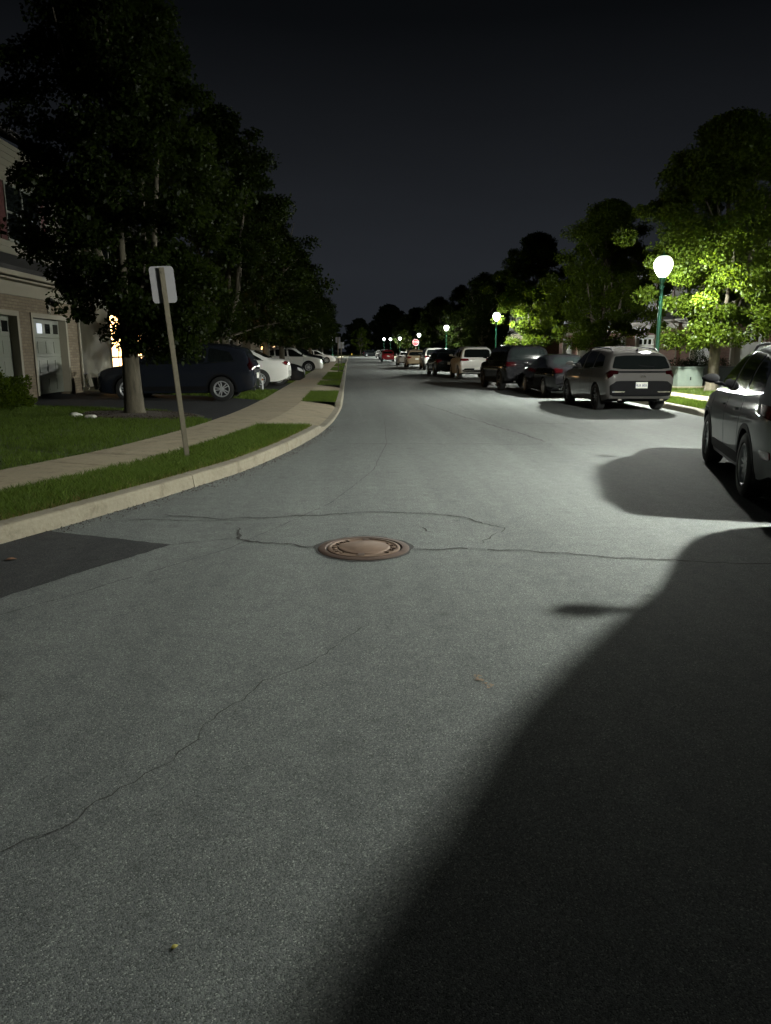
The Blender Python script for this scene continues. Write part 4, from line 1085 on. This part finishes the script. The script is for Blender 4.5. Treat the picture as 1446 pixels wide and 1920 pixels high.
# ------------------------------------------------------------------ houses
def siding(bm, y0, y1, z0, z1, x=0.0, pitch=.16):
    z = z0; prev = None
    while z < z1-.001:
        zt = min(z+pitch, z1)
        a = [bm.verts.new((x+.022, y0, z)), bm.verts.new((x+.022, y1, z)), bm.verts.new((x+.002, y1, zt)), bm.verts.new((x+.002, y0, zt))]
        bm.faces.new(a)
        b = [bm.verts.new((x+.022, y0, z)), bm.verts.new((x+.0, y0, z)), bm.verts.new((x+.0, y1, z)), bm.verts.new((x+.022, y1, z))]
        bm.faces.new(b); z = zt
def add_window(par, y0, y1, z0, z1, x, pane='glass', shutters=True, double=True):
    f = bmesh.new()
    for a in ((y0-.05, y0, z0-.05, z1+.05), (y1, y1+.05, z0-.05, z1+.05), (y0, y1, z1, z1+.05), (y0, y1, z0-.05, z0)): box(f, x-.02, x+.07, a[0], a[1], a[2], a[3])
    zm = (z0+z1)/2; box(f, x-.02, x+.055, y0, y1, zm-.025, zm+.025)
    if double: box(f, x-.02, x+.05, (y0+y1)/2-.03, (y0+y1)/2+.03, z0, zm-.026); box(f, x-.02, x+.05, (y0+y1)/2-.03, (y0+y1)/2+.03, zm+.026, z1)
    w_ = finish(f, 'window', M['white_paint'], par)
    p = bmesh.new(); box(p, x-.01, x+.03, y0, y1, z0, z1); finish(p, 'pane', M[pane], w_)
    if shutters:
        for a, b in ((y0-.4, y0-.07), (y1+.07, y1+.4)):
            s = bmesh.new(); box(s, x+.02, x+.05, a, b, z0-.05, z1+.05)
            k = z0
            while k < z1-.05: box(s, x+.051, x+.058, a+.04, b-.04, k, k+.035); k += .06
            finish(s, 'shutter', M['shutter'], par)
def add_garage(par, y0, y1, z0, z1, x, glow=None):
    fr = bmesh.new(); box(fr, x-.2, x+.03, y0-.12, y0, z0, z1+.12); box(fr, x-.2, x+.03, y1, y1+.12, z0, z1+.12); box(fr, x-.2, x+.03, y0, y1, z1, z1+.12)
    d = bmesh.new(); n = 4; h = (z1-z0)/n
    box(d, x-.24, x-.2, y0, y1, z0, z1)
    for i in range(n):
        box(d, x-.199, x-.175, y0+.002, y1-.002, z0+i*h+.006, z0+(i+1)*h-.006, .006)
        if i < n-1:
            for q in range(4):
                a = y0+(y1-y0)*(q+.12)/4; b = y0+(y1-y0)*(q+.88)/4
                box(d, x-.1745, x-.165, a, b, z0+i*h+.09, z0+(i+1)*h-.09, .004)
    g = finish(d, 'garage_door', M['white_paint'], par); finish(fr, 'door_frame', M['trim'], g)
    for q in range(4):
        a = y0+(y1-y0)*(q+.2)/4; b = y0+(y1-y0)*(q+.8)/4
        p = bmesh.new(); box(p, x-.1745, x-.168, a, b, z1-h+.12, z1-.12)
        finish(p, 'door_pane', M['cool_dim'] if glow and q in glow else M['glass'], g)
def wall_with_holes(bm, y0, y1, z0, z1, holes, x, th=.3):
    """front wall box grid around rectangular holes (y0,y1,z0,z1 at ground), local x facing"""
    ys = sorted(set([y0, y1]+[h[0] for h in holes]+[h[1] for h in holes]))
    for a, b in zip(ys, ys[1:]):
        hh = [h for h in holes if h[0] <= a+.001 and h[1] >= b-.001]
        box(bm, x-th, x, a, b, (hh[0][3] if hh else z0), z1)
def house(name, x, y, facing, wid, label, brick='brick', side='siding', gar=(), wins=(), door=None, lit=None, zg=.3, depth=9.0, two=3.25, eave=6.2, pent=True, group='brick townhouses on the left'):
    """local: facade at x=0 facing +x, y 0..wid"""
    r = empty(name, (x, y, zg), 0 if facing > 0 else math.pi)
    holes = [(g[0]-.12, g[1]+.12, 0, g[2]+.12) for g in gar]
    b = bmesh.new(); wall_with_holes(b, 0, wid, -.4, two-.35, holes, 0)
    box(b, -depth, -.3, 0, .3, -.4, two-.35); box(b, -depth, -.3, wid-.3, wid, -.4, two-.35)
    bmesh.ops.remove_doubles(b, verts=b.verts, dist=.0001)
    finish(b, 'brick_wall', M[brick], r)
    u = bmesh.new(); box(u, -depth, -.32, .01, wid-.01, two-.35, eave); siding(u, .0, wid, two+.1, eave, -.318)
    finish(u, 'upper_wall', M[side], r)
    if pent:
        p = bmesh.new(); a = [(.42, two-.12), (.42, two-.02), (-.315, two+.42), (-.315, two-.12)]
        A = [p.verts.new((q[0], -.1, q[1])) for q in a]; B = [p.verts.new((q[0], wid+.1, q[1])) for q in a]
        p.faces.new(A); p.faces.new(B[::-1])
        for k in range(4): p.faces.new((A[k], A[(k+1) % 4], B[(k+1) % 4], B[k]))
        bmesh.ops.recalc_face_normals(p, faces=p.faces); finish(p, 'pent_roof', M['roof'], r)
        g = bmesh.new(); box(g, .3, .44, -.1, wid+.1, two-.24, two-.125, .015); box(g, .02, .29, -.05, wid+.05, two-.3, two-.26); box(g, .003, .04, 0, wid, two-.62, two-.302)
        finish(g, 'gutter', M['trim'], r)
        d = bmesh.new(); tube(d, [(.37, wid-.06, two-.24), (.36, wid-.05, two-.34), (.06, wid-.05, two-.55), (.05, wid-.05, two-.7), (.05, wid-.05, .15), (.2, wid-.05, .05)], .035, 8)
        finish(d, 'downspout', M['trim'], r, True, 40)
    rf = bmesh.new(); hh = 2.6; a = [(.15, eave-.05), (.15, eave+.08), (-depth/2, eave+hh), (-depth-.45, eave+.08), (-depth-.45, eave-.05), (-depth/2, eave+hh-.3)]
    A = [rf.verts.new((q[0], -.2, q[1])) for q in a]; B = [rf.verts.new((q[0], wid+.2, q[1])) for q in a]
    rf.faces.new(A); rf.faces.new(B[::-1])
    for k in range(6): rf.faces.new((A[k], A[(k+1) % 6], B[(k+1) % 6], B[k]))
    for yy in (.05, wid-.05):
        v = [rf.verts.new((-.32, yy, eave-.05)), rf.verts.new((-depth, yy, eave-.05)), rf.verts.new((-depth/2, yy, eave+hh-.32))]; rf.faces.new(v)
    bmesh.ops.recalc_face_normals(rf, faces=rf.faces); finish(rf, 'roof', M['roof'], r)
    for k, g in enumerate(gar):
        add_garage(r, g[0], g[1], 0.02, g[2], 0, g[3] if len(g) > 3 else None)
        kx = (g[0]+g[1])/2; kb = bmesh.new(); v = [(kx-.07, g[2]+.14), (kx+.07, g[2]+.14), (kx+.12, g[2]+.5), (kx-.12, g[2]+.5)]
        A = [kb.verts.new((.035, *q)) for q in v]; B = [kb.verts.new((-.01, *q)) for q in v]; kb.faces.new(A); kb.faces.new(B[::-1])
        for q in range(4): kb.faces.new((A[q], A[(q+1) % 4], B[(q+1) % 4], B[q]))
        bmesh.ops.recalc_face_normals(kb, faces=kb.faces); finish(kb, 'keystone', M['trim'], r)
    for wn in wins: add_window(r, wn[0], wn[1], wn[2], wn[3], -.315 if wn[2] > two else .0, wn[4] if len(wn) > 4 else 'glass')
    if door:
        a, bq, zt, mat = door
        fr = bmesh.new()
        for q in ((a-.1, a, 0, zt+.1), (bq, bq+.1, 0, zt+.1), (a, bq, zt, zt+.1)): box(fr, -.02, .06, *q)
        dd = finish(fr, 'door', M['white_paint'], r)
        p = bmesh.new(); box(p, -.02, .02, a, bq, .0, zt); finish(p, 'door_panel', M[mat], dd)
        g = bmesh.new(); nb = max(2, int((bq-a)/.8))
        for i in range(1, nb): box(g, .021, .045, a+(bq-a)*i/nb-.025, a+(bq-a)*i/nb+.025, .0, zt)
        box(g, .021, .04, a, bq, .9, .97)
        finish(g, 'door_bars', M['trim'], dd)
    tag(r, label, 'house', group)
    return r
h1 = house('townhouse', -8.1, 16.5, 1, 6.8, 'beige brick house with two white garage doors, nearest on left', gar=[(.45, 2.6, 2.0), (3.55, 5.75, 2.0, (0, 1))], wins=[(3.3, 5.3, 3.88, 5.15)], zg=.4, two=3.1)
fl_ = bmesh.new()
for s in (-.09, .09):
    lathe(fl_, [(.02, 0), (.05, .03), (.06, .12), (.055, .125)], 12, Matrix.Translation((.1, 4.7+s, 2.45)) @ Matrix.Rotation(R(115), 4, 'Y'))
box(fl_, .045, .1, 4.6, 4.8, 2.45, 2.55, .01)
finish(fl_, 'floodlight', M['black'], h1, True, 30)
house('townhouse', -9.35, 23.4, 1, 12, 'siding house set back with tall warm lit doorway behind tree', side='siding', brick='siding', door=(6.9, 11.2, 2.55, 'warm'), wins=[(1.2, 2.7, 3.9, 5.3), (7.4, 9.4, 3.9, 5.3)], zg=.38, pent=False)
house('townhouse', -8.6, 36, 1, 11, 'dark house behind the second left tree, beyond the white sedan', gar=[(1, 3.4, 2.1), (4.3, 6.7, 2.1)], wins=[(1.5, 3.3, 3.9, 5.3), (6, 8, 3.9, 5.3)], zg=.25)
house('townhouse', -8.6, 50, 1, 11, 'dark house with garage behind the white driveway suv', gar=[(1, 3.4, 2.1), (4.3, 6.7, 2.1)], wins=[(1.5, 3.3, 3.9, 5.3)], zg=.2)
house('townhouse', -8.2, 63.5, 1, 12, 'house with yellow lit doorway left of a tree trunk', door=(6.8, 10.6, 2.3, 'warm'), wins=[(1.5, 3.3, 3.9, 5.3)], zg=.2)
house('townhouse', -8.2, 76, 1, 11, 'house with dim orange lit window beside the yellow doorway', wins=[(4.0, 7.5, 1.0, 2.4, 'warm_dim'), (1.5, 3.3, 3.9, 5.3)], zg=.2)
house('townhouse', -8.6, 90, 1, 11, 'far dark left house before the tall trees', gar=[(1, 3.4, 2.1)], wins=[(1.5, 3.3, 3.9, 5.3)], zg=.2)
GR = 'brick townhouses on the right'
for k, (y, lb) in enumerate([(29.4, 'right brick house beyond the near grey suv, partly out of frame'), (42, 'right house with white garage doors behind the utility box'), (54.5, 'right house with pale wall showing behind the second right tree'), (67, 'right house hidden behind the tree beside the second lamp'), (90, 'right house by the side street corner')]):
    house('townhouse', 18.5, y, -1, 12, lb, 'brick_red', 'siding_grey', gar=[(1.3, 3.8, 2.2), (5.7, 8.6, 2.2)], wins=[(1.2, 3, 3.9, 5.3), (8, 10, 3.9, 5.3)], zg=.18, group=GR)

# ------------------------------------------------------------------ small things
# pad-mounted utility box and its shade-coloured copy on the right lawn
ub = empty('utility_box', (12.8, 28.5, ZR), R(4)); tag(ub, 'pale green metal utility box on the grass right of the silver suv', 'utility box')
bm = bmesh.new(); box(bm, -.5, .5, -.42, .42, .06, .74, .02); finish(bm, 'cabinet', M['util'], ub)
bm = bmesh.new(); box(bm, -.54, .54, -.46, .46, .74, .80, .015); finish(bm, 'lid', M['util'], ub)
bm = bmesh.new(); box(bm, -.6, .6, -.55, .55, -.05, .06, .01); finish(bm, 'pad', M['concrete'], ub)
bm = bmesh.new(); box(bm, -.02, .02, -.445, -.42, .3, .42, .005); finish(bm, 'latch', M['black'], ub)
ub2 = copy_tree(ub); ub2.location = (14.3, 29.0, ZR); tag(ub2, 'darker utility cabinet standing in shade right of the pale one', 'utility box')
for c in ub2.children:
    c.material_slots[0].link = 'OBJECT'; c.material_slots[0].material = M['util_dark'] if 'pad' not in c.name else M['concrete']  # shade on the second cabinet is put into its darker colour
def bush(x, y, z, rx, ry, rz_, seed, label, n=9000, size=.06, m='leaf'):
    g = np.random.default_rng(seed); d = g.normal(0, 1, (n, 3)); d /= np.linalg.norm(d, axis=1)[:, None]; d[:, 2] = np.abs(d[:, 2])
    lob = 1+.18*np.sin(d[:, 0]*7+seed)*np.sin(d[:, 1]*6+2*seed)+.1*np.sin(d[:, 2]*13)
    P = d*(lob*g.random(n)**.22)[:, None]*np.array([rx, ry, rz_])
    dv = d+g.normal(0, .6, (n, 3)); dv /= np.linalg.norm(dv, axis=1)[:, None]; s = np.cross(dv, g.normal(0, 1, (n, 3))); s /= np.linalg.norm(s, axis=1)[:, None]
    L = size*g.uniform(.6, 1.4, n)[:, None]
    V = np.stack([P, P+dv*L*.5+s*L*.3, P+dv*L, P+dv*L*.5-s*L*.3], 1)
    r = empty('bush', (x, y, z)); mesh_np('foliage', V.reshape(-1, 3), np.arange(n*4).reshape(-1, 4), M[m], r)
    bm = bmesh.new()
    for k in range(5):
        a = k*1.26; tube(bm, [(0, 0, -.05), (rx*.25*math.cos(a), ry*.25*math.sin(a), rz_*.3), (rx*.5*math.cos(a), ry*.5*math.sin(a), rz_*.65)], [.03, .02, .008], 6)
    finish(bm, 'stem', M['bark'], r)
    tag(r, label, 'bush')
bush(-7.75, 16.75, .4, .75, .8, .75, 3, 'dark shrub in front of the left garage door')
bush(12.6, 31.5, ZR, .8, .8, 1.35, 8, 'dark rounded shrub behind the roof of the silver suv', m='leaf_dark')
bush(15.9, 34.0, ZR, 1.3, 1.5, 1.25, 12, 'wide low shrub before the right brick house', m='leaf_dark')
bush(16.2, 29.2, ZR, 1.0, 1.2, 1.1, 14, 'low dark shrub at the corner of the right brick house', m='leaf_dark')
# folding step stool by the corner of the house, planter, marker stake
ch_ = empty('folding_chair', (-8.75, 24.9, .40), R(70)); tag(ch_, 'folding chair with pale back standing beside the house corner', 'chair')
bm = bmesh.new(); box(bm, -.2, .2, -.012, .012, .55, .88, .01, Matrix.Translation((0, .16, 0)) @ Matrix.Rotation(R(-12), 4, 'X')); finish(bm, 'backrest', M['plate_back'], ch_)
bm = bmesh.new(); box(bm, -.2, .2, -.2, .18, .43, .455, .01); finish(bm, 'seat', M['plate_back'], ch_)
for s in (-.19, .19):
    for a, b in (((s, -.24, 0), (s, .1, .8)), ((s, .26, 0), (s, -.16, .45))):
        bm = bmesh.new(); tube(bm, [a, b], .013, 8); finish(bm, 'leg', M['galv'], ch_, True)
pt = empty('planter', (-7.75, 23.75, .40)); tag(pt, 'dark round planter pot by the corner of the garage', 'planter')
bm = bmesh.new(); lathe(bm, [(.14, 0), (.2, .32), (.22, .33), (.22, .37), (.18, .37), (.16, .3)], 24); finish(bm, 'pot', M['util_dark'], pt, True)
bm = bmesh.new(); lathe(bm, [(.17, .32), (.12, .35), (.02, .36)], 20); finish(bm, 'soil', M['mulch'], pt, True)
mk = empty('marker_stake', (-3.15, 27.3, .17)); tag(mk, 'thin white marker stake in the grass before the white sedan wheel', 'stake')
bm = bmesh.new(); box(bm, -.03, .03, -.012, .012, -.1, .48, .006); finish(bm, 'stake', M['sign_white'], mk)
bm = bmesh.new(); box(bm, -.032, .032, -.014, -.0125, .36, .42); finish(bm, 'reflector', M['lens_orange'], mk)
hy = empty('fire_hydrant', (.35, 212.2, .12)); tag(hy, 'tiny yellow fire hydrant on the grass at the street end', 'hydrant')
bm = bmesh.new(); lathe(bm, [(.18, 0), (.18, .06), (.13, .08), (.13, .55), (.17, .57), (.17, .62), (.12, .72), (.03, .78)], 16); finish(bm, 'barrel', M['hyd'], hy, True)
bm = bmesh.new(); tube(bm, [(-.2, 0, .45), (.2, 0, .45)], .06, 10); finish(bm, 'nozzle', M['hyd'], hy, True)
